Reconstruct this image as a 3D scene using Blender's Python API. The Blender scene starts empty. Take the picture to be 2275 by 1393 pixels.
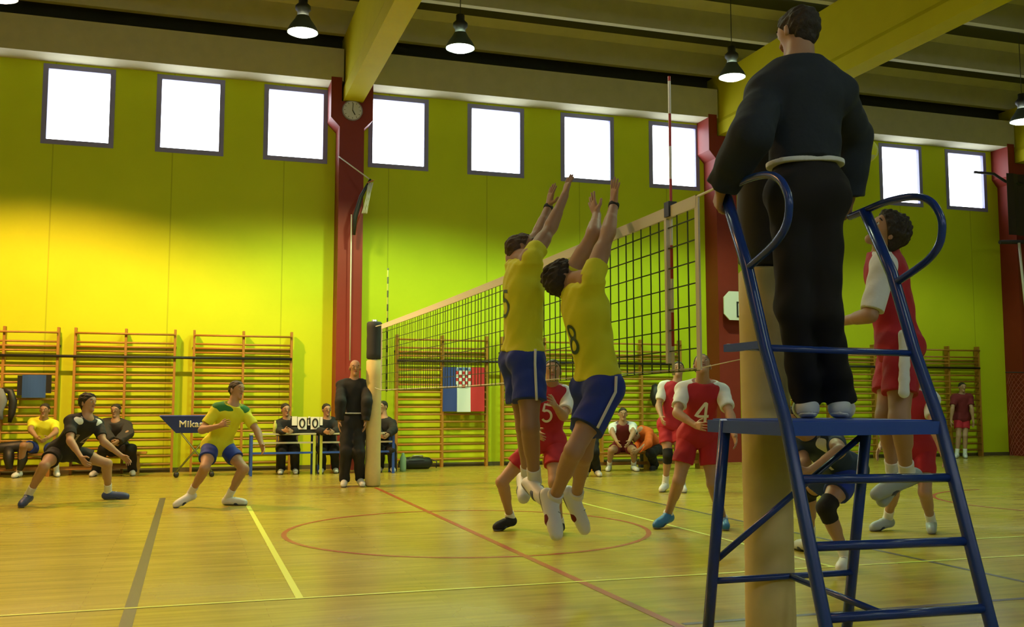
import bpy, math, random
import numpy as np
from mathutils import Vector, Matrix
from mathutils.bvhtree import BVHTree
R_ = math.radians
scene = bpy.context.scene
# ------------------------------------------------------------------ camera
cam_data = bpy.data.cameras.new('camera')
cam = bpy.data.objects.new('camera', cam_data)
scene.collection.objects.link(cam)
cam.location = (-2.683, -5.273, 1.268)
cam.rotation_euler = (R_(90 + 5.142), 0, R_(-17.86))
cam_data.sensor_width = 36.0
cam_data.lens = 2208.7 / 2275 * 36.0
cam_data.clip_start = 0.05
scene.camera = cam
# ------------------------------------------------------------------ sky, exposure
world = bpy.data.worlds.new('sky'); scene.world = world
world.use_nodes = True
world.node_tree.nodes['Background'].inputs[0].default_value = (0.86, 0.92, 1.0, 1)
world.node_tree.nodes['Background'].inputs[1].default_value = 7.0
scene.view_settings.view_transform = 'Standard'
scene.view_settings.look = 'None'
scene.view_settings.gamma = 1.0
scene.view_settings.exposure = 0.0
# ceiling lamps: (x, y, z of the rim, watts, colour)
GREENISH = (0.66, 1.0, 0.50); WARM = (1.0, 0.54, 0.18); NEUTRAL = (0.80, 1.0, 0.66)
LAMPS = [(-1.18, 10, 7.00, 2300, (0.92, 0.95, 0.40)), (1.35, 10, 7.03, 2600, GREENISH), (6.37, 10, 7.06, 2300, GREENISH),
         (12.89, 10, 6.83, 900, NEUTRAL), (-5.42, 10, 7.02, 8000, WARM),
         (-5.5, 3.5, 7.0, 1200, WARM), (-1.2, 3.5, 7.0, 600, NEUTRAL), (4.2, 3.5, 7.0, 600, NEUTRAL), (10.5, 3.5, 7.0, 400, NEUTRAL),  # from here on: unseen lamp rows, added as fill light for the hall
         (-5.5, -4, 7.0, 250, WARM), (0.0, -7, 7.0, 250, NEUTRAL), (6.4, -4, 7.0, 250, NEUTRAL)]
SPOT_SIZE = R_(134)

# ------------------------------------------------------------------ helpers
def mat(name, col, rough=0.6, metal=0.0, spec=0.5, noise=0.0, nscale=20, bump=0.0, emit=None, estr=1.0, sheen=0):
    m = bpy.data.materials.new(name); m.use_nodes = True
    nt = m.node_tree; b = nt.nodes['Principled BSDF']
    b.inputs['Base Color'].default_value = (*col, 1)
    b.inputs['Roughness'].default_value = rough
    b.inputs['Metallic'].default_value = metal
    b.inputs['Specular IOR Level'].default_value = spec
    if noise or bump:
        tc = nt.nodes.new('ShaderNodeTexCoord')
        n = nt.nodes.new('ShaderNodeTexNoise'); n.inputs['Scale'].default_value = nscale; n.inputs['Detail'].default_value = 4
        nt.links.new(tc.outputs['Object'], n.inputs['Vector'])
        if noise:
            mx = nt.nodes.new('ShaderNodeMix'); mx.data_type = 'RGBA'
            mx.inputs['A'].default_value = (*[c * (1 - noise) for c in col], 1)
            mx.inputs['B'].default_value = (*[min(1, c * (1 + noise)) for c in col], 1)
            nt.links.new(n.outputs['Fac'], mx.inputs['Factor'])
            nt.links.new(mx.outputs['Result'], b.inputs['Base Color'])
        if bump:
            bp = nt.nodes.new('ShaderNodeBump'); bp.inputs['Strength'].default_value = bump; bp.inputs['Distance'].default_value = 0.02
            nt.links.new(n.outputs['Fac'], bp.inputs['Height']); nt.links.new(bp.outputs['Normal'], b.inputs['Normal'])
    if emit:
        b.inputs['Emission Color'].default_value = (*emit, 1); b.inputs['Emission Strength'].default_value = estr
    return m

class MB:
    def __init__(s): s.v = []; s.f = []; s.sm = []; s.mi = []; s.cur = 0
    def add(s, v, f, smooth=False):
        o = len(s.v); s.v += [tuple(map(float, p)) for p in v]
        s.f += [tuple(i + o for i in q) for q in f]; s.sm += [smooth] * len(f); s.mi += [s.cur] * len(f); return s
    def box(s, x0, x1, y0, y1, z0, z1):
        v = [(x0,y0,z0),(x1,y0,z0),(x1,y1,z0),(x0,y1,z0),(x0,y0,z1),(x1,y0,z1),(x1,y1,z1),(x0,y1,z1)]
        return s.add(v, [(0,3,2,1),(4,5,6,7),(0,1,5,4),(1,2,6,5),(2,3,7,6),(3,0,4,7)])
    def tube(s, pts, r, n=10, cap=True, closed=False):
        P = [Vector(p) for p in pts]; N = len(P)
        rs = r if isinstance(r, (list, tuple)) else [r] * N
        T = []
        for i in range(N):
            if closed: t = P[(i+1) % N] - P[i-1]
            else: t = P[min(i+1, N-1)] - P[max(i-1, 0)]
            T.append(t.normalized())
        u = T[0].orthogonal().normalized(); v = []; f = []
        for i in range(N):
            u = (u - T[i] * u.dot(T[i])); u = u.normalized() if u.length > 1e-6 else T[i].orthogonal().normalized()
            w = T[i].cross(u)
            for k in range(n):
                a = 2 * math.pi * k / n; v.append(P[i] + (u * math.cos(a) + w * math.sin(a)) * rs[i])
        M = N if closed else N - 1
        for i in range(M):
            j = (i + 1) % N
            for k in range(n):
                l = (k + 1) % n; f.append((i*n+k, i*n+l, j*n+l, j*n+k))
        s.add(v, f, n > 4)
        if cap and not closed:
            o = len(s.v) - len(v)
            s.f.append(tuple(o + k for k in reversed(range(n)))); s.sm.append(False); s.mi.append(s.cur)
            s.f.append(tuple(o + (N-1)*n + k for k in range(n))); s.sm.append(False); s.mi.append(s.cur)
        return s
    def lathe(s, prof, c=(0,0,0), n=28):
        v = []; f = []
        for r, z in prof:
            for k in range(n):
                a = 2*math.pi*k/n; v.append((c[0]+r*math.cos(a), c[1]+r*math.sin(a), c[2]+z))
        for i in range(len(prof)-1):
            for k in range(n):
                l = (k+1) % n; f.append((i*n+k, i*n+l, (i+1)*n+l, (i+1)*n+k))
        return s.add(v, f, True)
    def prism(s, poly, axis, a, b):
        """poly = 2D outline, extruded along axis 0/1/2 from a to b"""
        n = len(poly)
        def P(p, t):
            return {0: (t, p[0], p[1]), 1: (p[0], t, p[1]), 2: (p[0], p[1], t)}[axis]
        v = [P(p, a) for p in poly] + [P(p, b) for p in poly]
        f = [tuple(range(n)), tuple(reversed(range(n, 2*n)))] + [(i, n+i, n+(i+1) % n, (i+1) % n) for i in range(n)]
        return s.add(v, f)
    def sphere(s, c, r, n=16, m=10, sc=(1,1,1)):
        v = []; f = []
        for i in range(m+1):
            t = math.pi*i/m
            for k in range(n):
                a = 2*math.pi*k/n
                v.append((c[0]+r*sc[0]*math.sin(t)*math.cos(a), c[1]+r*sc[1]*math.sin(t)*math.sin(a), c[2]+r*sc[2]*math.cos(t)))
        for i in range(m):
            for k in range(n):
                l = (k+1) % n; f.append((i*n+k, (i+1)*n+k, (i+1)*n+l, i*n+l))
        return s.add(v, f, True)
    def build(s, name, mats, parent=None, bevel=0, label=None):
        me = bpy.data.meshes.new(name)
        if parent is not None and parent.get('_o'):
            pass
        off = Vector(parent_origin(parent)) if parent is not None else Vector((0,0,0))
        me.from_pydata([tuple(Vector(p) - off) for p in s.v], [], s.f)
        for m in (mats if isinstance(mats, (list, tuple)) else [mats]): me.materials.append(m)
        me.polygons.foreach_set('use_smooth', s.sm); me.polygons.foreach_set('material_index', s.mi)
        me.validate()
        import bmesh
        bm = bmesh.new(); bm.from_mesh(me); bmesh.ops.recalc_face_normals(bm, faces=bm.faces); bm.to_mesh(me); bm.free()
        o = bpy.data.objects.new(name, me); scene.collection.objects.link(o)
        if parent is not None: o.parent = parent
        if bevel:
            b = o.modifiers.new('bevel', 'BEVEL'); b.width = bevel; b.segments = 2; b.limit_method = 'ANGLE'
        if label: o['label'] = label
        return o
def parent_origin(p):
    v = Vector((0,0,0))
    while p is not None:
        v = v + Vector(p.location); p = p.parent
    return v
def thing(name, label, cat, loc=(0,0,0), group=None):
    o = bpy.data.objects.new(name, None); scene.collection.objects.link(o)
    o.location = loc; o['label'] = label; o['category'] = cat; o.empty_display_size = 0.1
    if group: o['group'] = group
    return o
def tag(o, label, cat, group=None):
    o['label'] = label; o['category'] = cat
    if group: o['group'] = group
    return o
def struct(mb, name, m, bevel=0):
    o = mb.build(name, m, None, bevel); o['kind'] = 'structure'; return o
def copy_tree(o, parent=None):
    c = o.copy(); scene.collection.objects.link(c)
    if parent is not None: c.parent = parent
    for ch in list(o.children): copy_tree(ch, c)
    return c

# ------------------------------------------------------------------ materials
def wall_material():
    m = mat('lime_wall_paint', (0.50, 0.60, 0.012), 0.6, spec=.2)
    nt = m.node_tree; b = nt.nodes['Principled BSDF']
    tc = nt.nodes.new('ShaderNodeTexCoord'); sx = nt.nodes.new('ShaderNodeSeparateXYZ'); nt.links.new(tc.outputs['Object'], sx.inputs[0])
    def math_(op, a, bb=None, c=None):
        n = nt.nodes.new('ShaderNodeMath'); n.operation = op
        for i, q in enumerate((a, bb, c)):
            if q is None: continue
            if isinstance(q, (int, float)): n.inputs[i].default_value = q
            else: nt.links.new(q, n.inputs[i])
        return n.outputs[0]
    # seams between the cast wall panels every 2.07 m
    t = math_('MODULO', math_('ADD', sx.outputs['X'], 41.4 + 2.1), 2.07)
    seam = math_('LESS_THAN', math_('ABSOLUTE', math_('SUBTRACT', t, 1.035)), 0.012)
    n = nt.nodes.new('ShaderNodeTexNoise'); n.inputs['Scale'].default_value = 1.3; n.inputs['Detail'].default_value = 5
    nt.links.new(tc.outputs['Object'], n.inputs['Vector'])
    mx = nt.nodes.new('ShaderNodeMix'); mx.data_type = 'RGBA'
    mx.inputs['A'].default_value = (0.46, 0.57, 0.010, 1); mx.inputs['B'].default_value = (0.56, 0.65, 0.014, 1)
    nt.links.new(n.outputs['Fac'], mx.inputs['Factor'])
    m2 = nt.nodes.new('ShaderNodeMix'); m2.data_type = 'RGBA'; m2.inputs['B'].default_value = (0.28, 0.34, 0.01, 1)
    nt.links.new(mx.outputs['Result'], m2.inputs['A']); nt.links.new(math_('MULTIPLY', seam, 0.55), m2.inputs['Factor'])
    nt.links.new(m2.outputs['Result'], b.inputs['Base Color'])
    return m
def floor_material():
    m = mat('varnished_parquet', (0.5, 0.34, 0.07), 0.22)
    nt = m.node_tree; b = nt.nodes['Principled BSDF']
    tc = nt.nodes.new('ShaderNodeTexCoord')
    br = nt.nodes.new('ShaderNodeTexBrick')
    br.inputs['Color1'].default_value = (0.39, 0.315, 0.045, 1); br.inputs['Color2'].default_value = (0.47, 0.385, 0.06, 1)
    br.inputs['Mortar'].default_value = (0.34, 0.23, 0.04, 1)
    br.inputs['Scale'].default_value = 1.0; br.inputs['Mortar Size'].default_value = 0.002
    br.inputs['Brick Width'].default_value = 2.2; br.inputs['Row Height'].default_value = 0.085
    nt.links.new(tc.outputs['Object'], br.inputs['Vector'])
    mp = nt.nodes.new('ShaderNodeMapping'); mp.inputs['Scale'].default_value = (0.5, 6, 1)
    nt.links.new(tc.outputs['Object'], mp.inputs['Vector'])
    n = nt.nodes.new('ShaderNodeTexNoise'); n.inputs['Scale'].default_value = 3; n.inputs['Detail'].default_value = 6
    nt.links.new(mp.outputs[0], n.inputs['Vector'])
    mx = nt.nodes.new('ShaderNodeMix'); mx.data_type = 'RGBA'; mx.blend_type = 'MULTIPLY'; mx.inputs['Factor'].default_value = 0.55
    cr = nt.nodes.new('ShaderNodeValToRGB'); cr.color_ramp.elements[0].color = (0.55, 0.5, 0.45, 1); cr.color_ramp.elements[0].position = 0.3
    cr.color_ramp.elements[1].color = (1, 1, 1, 1); cr.color_ramp.elements[1].position = 0.62
    nt.links.new(n.outputs['Fac'], cr.inputs[0])
    nt.links.new(br.outputs['Color'], mx.inputs['A']); nt.links.new(cr.outputs[0], mx.inputs['B'])
    nt.links.new(mx.outputs['Result'], b.inputs['Base Color'])
    n2 = nt.nodes.new('ShaderNodeTexNoise'); n2.inputs['Scale'].default_value = 0.9; nt.links.new(tc.outputs['Object'], n2.inputs['Vector'])
    mr = nt.nodes.new('ShaderNodeMapRange'); mr.inputs['To Min'].default_value = 0.16; mr.inputs['To Max'].default_value = 0.34
    nt.links.new(n2.outputs['Fac'], mr.inputs['Value']); nt.links.new(mr.outputs[0], b.inputs['Roughness'])
    return m
M = {}
M['wall'] = wall_material(); M['floor'] = floor_material()
M['concrete'] = mat('painted_concrete', (0.47, 0.45, 0.29), 0.8, noise=0.12, nscale=4)
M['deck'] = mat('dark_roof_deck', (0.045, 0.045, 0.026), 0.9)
M['beam'] = mat('yellow_beam_paint', (0.50, 0.45, 0.006), 0.7, spec=.15, noise=0.08, nscale=3)
M['column'] = mat('red_column_paint', (0.21, 0.024, 0.014), 0.5, spec=.3, noise=0.08, nscale=4)
M['frame'] = mat('window_frame_daylight_blue', (0.20, 0.20, 0.42), 0.5)  # blue daylight and window glow are mixed into the frame colour
M['ladder'] = mat('varnished_ladder_wood', (0.35, 0.165, 0.02), 0.45, noise=0.15, nscale=12)
M['black'] = mat('black_paint', (0.012, 0.012, 0.014), 0.5)
M['stand'] = mat('blue_enamel', (0.014, 0.045, 0.25), 0.25)
M['stand2'] = mat('blue_platform', (0.02, 0.075, 0.42), 0.6)
M['steel'] = mat('steel', (0.55, 0.55, 0.55), 0.35, 0.9)
M['white'] = mat('white_paint', (0.75, 0.76, 0.74), 0.5)
M['pad'] = mat('beige_post_padding', (0.66, 0.54, 0.24), 0.65, noise=0.10, nscale=9, bump=0.1)
M['padtop'] = mat('black_post_padding', (0.025, 0.027, 0.035), 0.7)
M['cord'] = mat('black_net_cord', (0.035, 0.055, 0.015), 0.8)
M['tape'] = mat('white_net_tape', (0.66, 0.64, 0.56), 0.7)
M['red_line'] = mat('red_line_paint', (0.36, 0.045, 0.02), 0.3)
M['dark_line'] = mat('dark_grey_line_paint', (0.075, 0.065, 0.07), 0.3)
M['yellow_line'] = mat('yellow_line_paint', (0.72, 0.80, 0.14), 0.3)
M['lamp_shell'] = mat('lamp_housing', (0.05, 0.07, 0.06), 0.5)
M['glass'] = bpy.data.materials.new('window_glass'); M['glass'].use_nodes = True
_nt = M['glass'].node_tree; _nt.nodes.clear()
_o = _nt.nodes.new('ShaderNodeOutputMaterial'); _t = _nt.nodes.new('ShaderNodeBsdfTransparent'); _g = _nt.nodes.new('ShaderNodeBsdfGlossy')
_g.inputs['Roughness'].default_value = 0.1; _m = _nt.nodes.new('ShaderNodeMixShader'); _m.inputs[0].default_value = 0.06
_nt.links.new(_t.outputs[0], _m.inputs[1]); _nt.links.new(_g.outputs[0], _m.inputs[2]); _nt.links.new(_m.outputs[0], _o.inputs[0])

# ------------------------------------------------------------------ room shell
YW = 14.3; X0, X1, YB = -13.0, 21.0, -12.0; ZD = 9.12
struct(MB().box(X0, X1, YB, YW, -0.2, 0), 'floor', M['floor'])
struct(MB().box(X0-.3, X1+.3, YB-.3, YW+.3, ZD, ZD+.2), 'ceiling', M['deck'])
WIN = [-10.8, -8.85, -6.85, -4.80, -2.83, -0.85, 1.20, 3.27, 5.34, 7.42, 9.42, 11.45, 13.48, 15.42, 17.6, 19.5]
wz0, wz1, ww = 6.02, 7.46, 1.18
def window_wall(name, y0, y1, wins):
    mb = MB().box(X0-.3, X1+.3, y0, y1, -0.2, wz0).box(X0-.3, X1+.3, y0, y1, wz1, ZD)
    e = [X0-.3] + sum([[c-ww/2, c+ww/2] for c in wins], []) + [X1+.3]
    for i in range(0, len(e), 2): mb.box(e[i], e[i+1], y0, y1, wz0, wz1)
    return struct(mb, name, M['wall'])
window_wall('wall_far', YW, YW+.09, WIN)
window_wall('wall_near', YB-.25, YB, WIN)
struct(MB().box(X0-.25, X0, YB, YW, 0, ZD), 'wall_left', M['wall'])
struct(MB().box(X1, X1+.25, YB, YW, 0, ZD), 'wall_right', M['wall'])
wn = 0
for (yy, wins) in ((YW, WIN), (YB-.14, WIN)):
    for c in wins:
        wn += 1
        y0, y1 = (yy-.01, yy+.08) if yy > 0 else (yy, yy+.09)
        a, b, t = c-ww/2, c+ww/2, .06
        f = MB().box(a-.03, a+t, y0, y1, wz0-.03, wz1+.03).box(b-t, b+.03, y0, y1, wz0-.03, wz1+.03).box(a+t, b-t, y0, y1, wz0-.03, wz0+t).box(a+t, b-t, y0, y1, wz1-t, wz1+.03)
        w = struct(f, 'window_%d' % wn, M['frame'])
        p = MB().box(a+t, b-t, y0+.04, y0+.046, wz0+t, wz1-t).build('pane', M['glass'], w)
# skirting along the far wall
struct(MB().box(X0, X1, YW-.015, YW, 0, .08), 'baseboard_far', mat('dark_skirting', (.10,.085,.03), .6))
# columns with forked heads, roof beams resting in the forks
COL = [(-8.13, .5), (0.17, .48), (8.40, .50), (16.62, .50)]
YF = 13.76
for i, (cx, w) in enumerate(COL):
    h, H2 = w/2, .41
    poly = [(cx-h,0),(cx+h,0),(cx+h,6.62),(cx+H2,6.80),(cx+H2,7.62),(cx+.205,7.62),(cx+.205,7.13),(cx-.205,7.13),(cx-.205,7.62),(cx-H2,7.62),(cx-H2,6.80),(cx-h,6.62)]
    # split into convex pieces
    mb = MB().prism([(cx-h,0),(cx+h,0),(cx+h,6.62),(cx-h,6.62)], 1, YF, YW)
    mb.prism([(cx-h,6.62),(cx+h,6.62),(cx+H2,6.80),(cx-H2,6.80)], 1, YF, YW).prism([(cx-H2,6.80),(cx+H2,6.80),(cx+H2,7.13),(cx-H2,7.13)], 1, YF, YW)
    mb.prism([(cx-H2,7.13),(cx-.205,7.13),(cx-.205,7.60),(cx-H2,7.60)], 1, YF, YW).prism([(cx+.205,7.13),(cx+H2,7.13),(cx+H2,7.60),(cx+.205,7.60)], 1, YF, YW)
    o = struct(mb, 'trim_%d' % (i+1), M['column'])
    bc = cx + .02
    mb = MB().prism([(bc-.19,7.14),(bc+.19,7.14),(bc+.19,7.42),(bc+.16,7.50),(bc+.16,8.52),(bc-.16,8.52),(bc-.16,7.50),(bc-.19,7.42)], 1, YB, YW-.02)
    struct(mb, 'trim_%d' % (i+11), M['beam'])
# edge beam over the windows, and the roof ribs
seg = [X0] + [c[0] for c in COL] + [X1]
for i in range(len(seg)-1):
    a = seg[i] + (.17 if i else 0); b = seg[i+1] - (.17 if i < len(seg)-2 else 0)
    struct(MB().box(a, b, 13.77, YW, 7.53, 8.18), 'trim_%d' % (i+21), M['concrete'])
struct(MB().box(X0, X1, YW-.03, YW, 8.18, ZD), 'trim_30', M['deck'])  # dark strip that paints in the unlit gap above the edge beam
k = 31
for j in range(13):
    y = 13.95 - 2.15*j
    if y < YB+.3: break
    y1 = min(y+.30, YW-.035)
    mb = MB().prism([(y-.07,8.52),(y+.07,8.52),(y+.09,9.00),(y1,ZD),(y-.30,ZD),(y-.09,9.00)], 0, X0, X1)
    struct(mb, 'trim_%d' % k, M['concrete']); k += 1

# ------------------------------------------------------------------ floor lines (paint on the floor)
def line(name, pts, w, m, z=0.0015):
    mb = MB()
    for i in range(len(pts)-1):
        a, b = Vector(pts[i]), Vector(pts[i+1]); d = (b-a).normalized(); n = Vector((-d.y, d.x))*w/2
        mb.add([(a.x-n.x,a.y-n.y,z),(b.x-n.x,b.y-n.y,z),(b.x+n.x,b.y+n.y,z),(a.x+n.x,a.y+n.y,z)], [(0,1,2,3)])
    o = mb.build(name, m); o['kind'] = 'structure'; return o
line('trim_101', [(0,-2.5),(0,9.75)], .06, M['red_line'], .0018)
line('trim_102', [(-3,-2.5),(-3,9.0)], .075, M['dark_line'])
line('trim_103', [(3,-2.5),(3,9.0)], .05, M['dark_line'])
line('trim_104', [(-9,9.0),(9,9.0)], .012, M['dark_line'])
line('trim_105', [(0.05,0),(12,0)], .05, M['dark_line'])
line('trim_106', [(-1.97,1.43),(-1.97,7.55)], .05, M['yellow_line'], .0022)
line('trim_107', [(2.1,1.43),(2.1,7.55)], .045, M['yellow_line'], .0022)
line('trim_108', [(-9,1.45),(12,1.45)], .035, M['yellow_line'], .0026)
line('trim_109', [(2.1,2.4),(12,2.4)], .035, M['yellow_line'], .0026)
def arc(name, cx, cy, r, a0, a1, w, m, z=.002):
    n = 72; mb = MB(); v = []; f = []
    for i in range(n+1):
        a = R_(a0 + (a1-a0)*i/n)
        v += [(cx+(r-w/2)*math.cos(a), cy+(r-w/2)*math.sin(a), z), (cx+(r+w/2)*math.cos(a), cy+(r+w/2)*math.sin(a), z)]
        if i: f.append((2*i-2, 2*i-1, 2*i+1, 2*i))
    mb.add(v, f); o = mb.build(name, m); o['kind'] = 'structure'
arc('trim_110', 0, 4.5, 1.8, 0, 360, .05, M['red_line'])
arc('trim_111', 8.4, 4.9, 1.8, 90, 270, .05, M['red_line'])
# ------------------------------------------------------------------ lamps
lamp_glow = {}
def make_lamp(x, y, z, watts, col, label):
    t = thing('pendant_lamp', label, 'lamp', (x, y, z), 'bell shaped hall lamps')
    MB().lathe([(.235,0),(.24,.02),(.20,.10),(.13,.20),(.10,.26)], (x,y,z)).build('lamp_shade', M['lamp_shell'], t)
    MB().lathe([(.0,.25),(.085,.25),(.085,.33),(.12,.37),(.12,.42),(.07,.47),(.07,.56),(0,.56)], (x,y,z), 20).build('ballast_housing', M['black'], t)
    MB().tube([(x,y,z+.55),(x,y,8.53 if abs((13.95-y) % 2.15) < .08 or abs((13.95-y) % 2.15-2.15) < .08 else ZD)], .008, 6).build('hanging_cable', M['black'], t)
    key = tuple(col)
    if key not in lamp_glow:
        lamp_glow[key] = mat('lamp_light_%d' % len(lamp_glow), (1,1,1), .5, emit=tuple(.55+.45*c for c in col), estr=22)
    MB().lathe([(0,-.055),(.08,-.05),(.16,-.03),(.21,-.004),(.228,.022)], (x,y,z)).build('diffuser', lamp_glow[key], t)
    ld = bpy.data.lights.new('lamp_beam', 'SPOT'); ld.energy = watts; ld.color = col; ld.spot_size = SPOT_SIZE if y > 5 else R_(150); ld.spot_blend = 0.35
    ld.shadow_soft_size = 0.16
    lo = bpy.data.objects.new('lamp_beam', ld); scene.collection.objects.link(lo); lo.parent = t; lo.location = (0, 0, -.02)
LL = ['lit bell lamp hanging left of the left yellow roof beam', 'lit bell lamp hanging just right of the left yellow roof beam',
      'lit bell lamp hanging left of the referee in front of the right yellow beam', 'lit bell lamp at the right edge of the picture under the roof',
      'warm glowing bell lamp at the far upper left corner of the hall']
EXTRA = ['bell lamp above the left half of the court, higher than the picture shows', 'bell lamp above the circle on the court',
         'bell lamp above the right half of the court', 'bell lamp of the middle row furthest to the right', 'bell lamp near the left wall behind the camera',
         'bell lamp nearest to the back wall behind the camera', 'bell lamp above the floor right of the camera']
for i, L in enumerate(LAMPS):
    make_lamp(*L, LL[i] if i < len(LL) else EXTRA[i-5])
# ------------------------------------------------------------------ volleyball net and posts
def stripes_material(name, c1, c2, period, duty=0.5):
    m = mat(name, c1, .5); nt = m.node_tree; b = nt.nodes['Principled BSDF']
    tc = nt.nodes.new('ShaderNodeTexCoord'); sx = nt.nodes.new('ShaderNodeSeparateXYZ'); nt.links.new(tc.outputs['Object'], sx.inputs[0])
    a = nt.nodes.new('ShaderNodeMath'); a.operation = 'ADD'; a.inputs[1].default_value = 20*period; nt.links.new(sx.outputs['Z'], a.inputs[0])
    q = nt.nodes.new('ShaderNodeMath'); q.operation = 'MODULO'; q.inputs[1].default_value = period; nt.links.new(a.outputs[0], q.inputs[0])
    l = nt.nodes.new('ShaderNodeMath'); l.operation = 'LESS_THAN'; l.inputs[1].default_value = period*duty; nt.links.new(q.outputs[0], l.inputs[0])
    mx = nt.nodes.new('ShaderNodeMix'); mx.data_type = 'RGBA'; mx.inputs['A'].default_value = (*c1, 1); mx.inputs['B'].default_value = (*c2, 1)
    nt.links.new(l.outputs[0], mx.inputs['Factor']); nt.links.new(mx.outputs['Result'], b.inputs['Base Color'])
    return m
M['antenna'] = stripes_material('red_white_antenna', (.75,.72,.66), (.42,.03,.03), .4)
M['antenna_far'] = stripes_material('dark_banded_antenna', (.42,.55,.08), (.05,.09,.02), .2)
net = thing('volleyball_net', 'black mesh volleyball net with white top tape stretched across the court', 'net', (0, 4.5, 0))
mb = MB(); r = .0032
ya, yb, z0, z1 = -.34, 9.36, 1.45, 2.43
ny, nz = 80, 8
def sag(y): return -.02*math.sin(math.pi*(y-ya)/(yb-ya))
for i in range(ny+1):
    y = ya + (yb-ya)*i/ny; s_ = sag(y)
    jx = .004*math.sin(i*1.7)
    mb.box(jx-r, jx+r, y-r, y+r, z0+s_, z1+s_-.03)
for j in range(1, nz+1):
    z = z0 + (z1-z0)*(j-1)/nz
    for i in range(ny):
        a = ya + (yb-ya)*i/ny; b = ya + (yb-ya)*(i+1)/ny; s1, s2 = sag(a), sag(b)
        mb.add([(-r,a,z-r+s1),(r,a,z-r+s1),(r,a,z+r+s1),(-r,a,z+r+s1),(-r,b,z-r+s2),(r,b,z-r+s2),(r,b,z+r+s2),(-r,b,z+r+s2)], [(0,1,5,4),(1,2,6,5),(2,3,7,6),(3,0,4,7)])
mb.build('netting', M['cord'], net)
mb = MB()
for i in range(40):
    a = ya + (yb-ya)*i/40; b = ya + (yb-ya)*(i+1)/40; s1, s2 = sag(a), sag(b)
    mb.add([(-.008,a,2.365+s1),(.008,a,2.365+s1),(.008,a,2.435+s1),(-.008,a,2.435+s1),(-.008,b,2.365+s2),(.008,b,2.365+s2),(.008,b,2.435+s2),(-.008,b,2.435+s2)], [(0,1,5,4),(1,2,6,5),(2,3,7,6),(3,0,4,7)])
mb.build('top_tape', M['tape'], net, label='white top tape')
for y in (ya, yb): MB().box(-.006, .006, y-.02, y+.02, z0, z1).build('side_tape', M['tape'], net)
MB().tube([(0,ya,1.46),(0,4.5,1.44),(0,yb,1.46)], .0042, 6).build('bottom_cord', M['tape'], net)
MB().tube([(0,-.9,2.44),(0,ya,2.425)], .007, 6).build('tension_rope', M['tape'], net)
MB().tube([(0,yb,2.425),(0,9.9,2.44)], .007, 6).build('tension_rope', M['tape'], net)
MB().tube([(0,-.9,1.5),(0,ya,1.46)], .0025, 6).build('lower_rope', M['tape'], net)
MB().tube([(0,yb,1.46),(0,9.9,1.5)], .004, 6).build('lower_rope', M['tape'], net)
MB().tube([(0.012,0,1.43),(.012,0,3.23)], .009, 8).build('antenna', M['antenna'], net, label='red and white striped antenna')
MB().tube([(0.012,9,1.43),(.012,9,3.23)], .012, 8).build('antenna', M['antenna_far'], net, label='thin dark banded antenna')
MB().box(-.014, .014, .018, .045, 1.50, 2.36).build('antenna_sleeve', M['tape'], net)
MB().box(-.02, .035, -.03, .03, 2.37, 2.46).build('antenna_clamp', M['black'], net)
def post(y, label):
    t = thing('volleyball_post', label, 'post', (0, y, 0), None)
    MB().tube([(0,y,0),(0,y,2.55)], .045, 16).build('pole', M['steel'], t)
    def pad(z0, z1, m, nm, dx=0):
        b = MB(); n = 24; rr = .118; prof = [(rr-.02, z0), (rr, z0+.02)] + [(rr + .002*math.sin(i*2.1), z0+.02+(z1-z0-.04)*i/8) for i in range(1, 8)] + [(rr, z1-.02), (rr-.02, z1), (.045, z1)]
        b.lathe([(.045, z0)] + prof, (dx, y, 0), n); return b.build(nm, m, t)
    pad(.005, 1.93, M['pad'], 'lower_padding'); pad(1.94, 2.52, M['padtop'], 'upper_padding')
    s = 1 if y < 0 else -1
    MB().tube([(0,y,2.44),(0,y+s*.11,2.44)], .02, 8).build('net_hook', M['steel'], t)
    return t
post(-1.0, 'beige padded net post standing inside the blue referee stand')
post(10.0, 'beige padded net post with black upper pad by the second referee')
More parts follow.
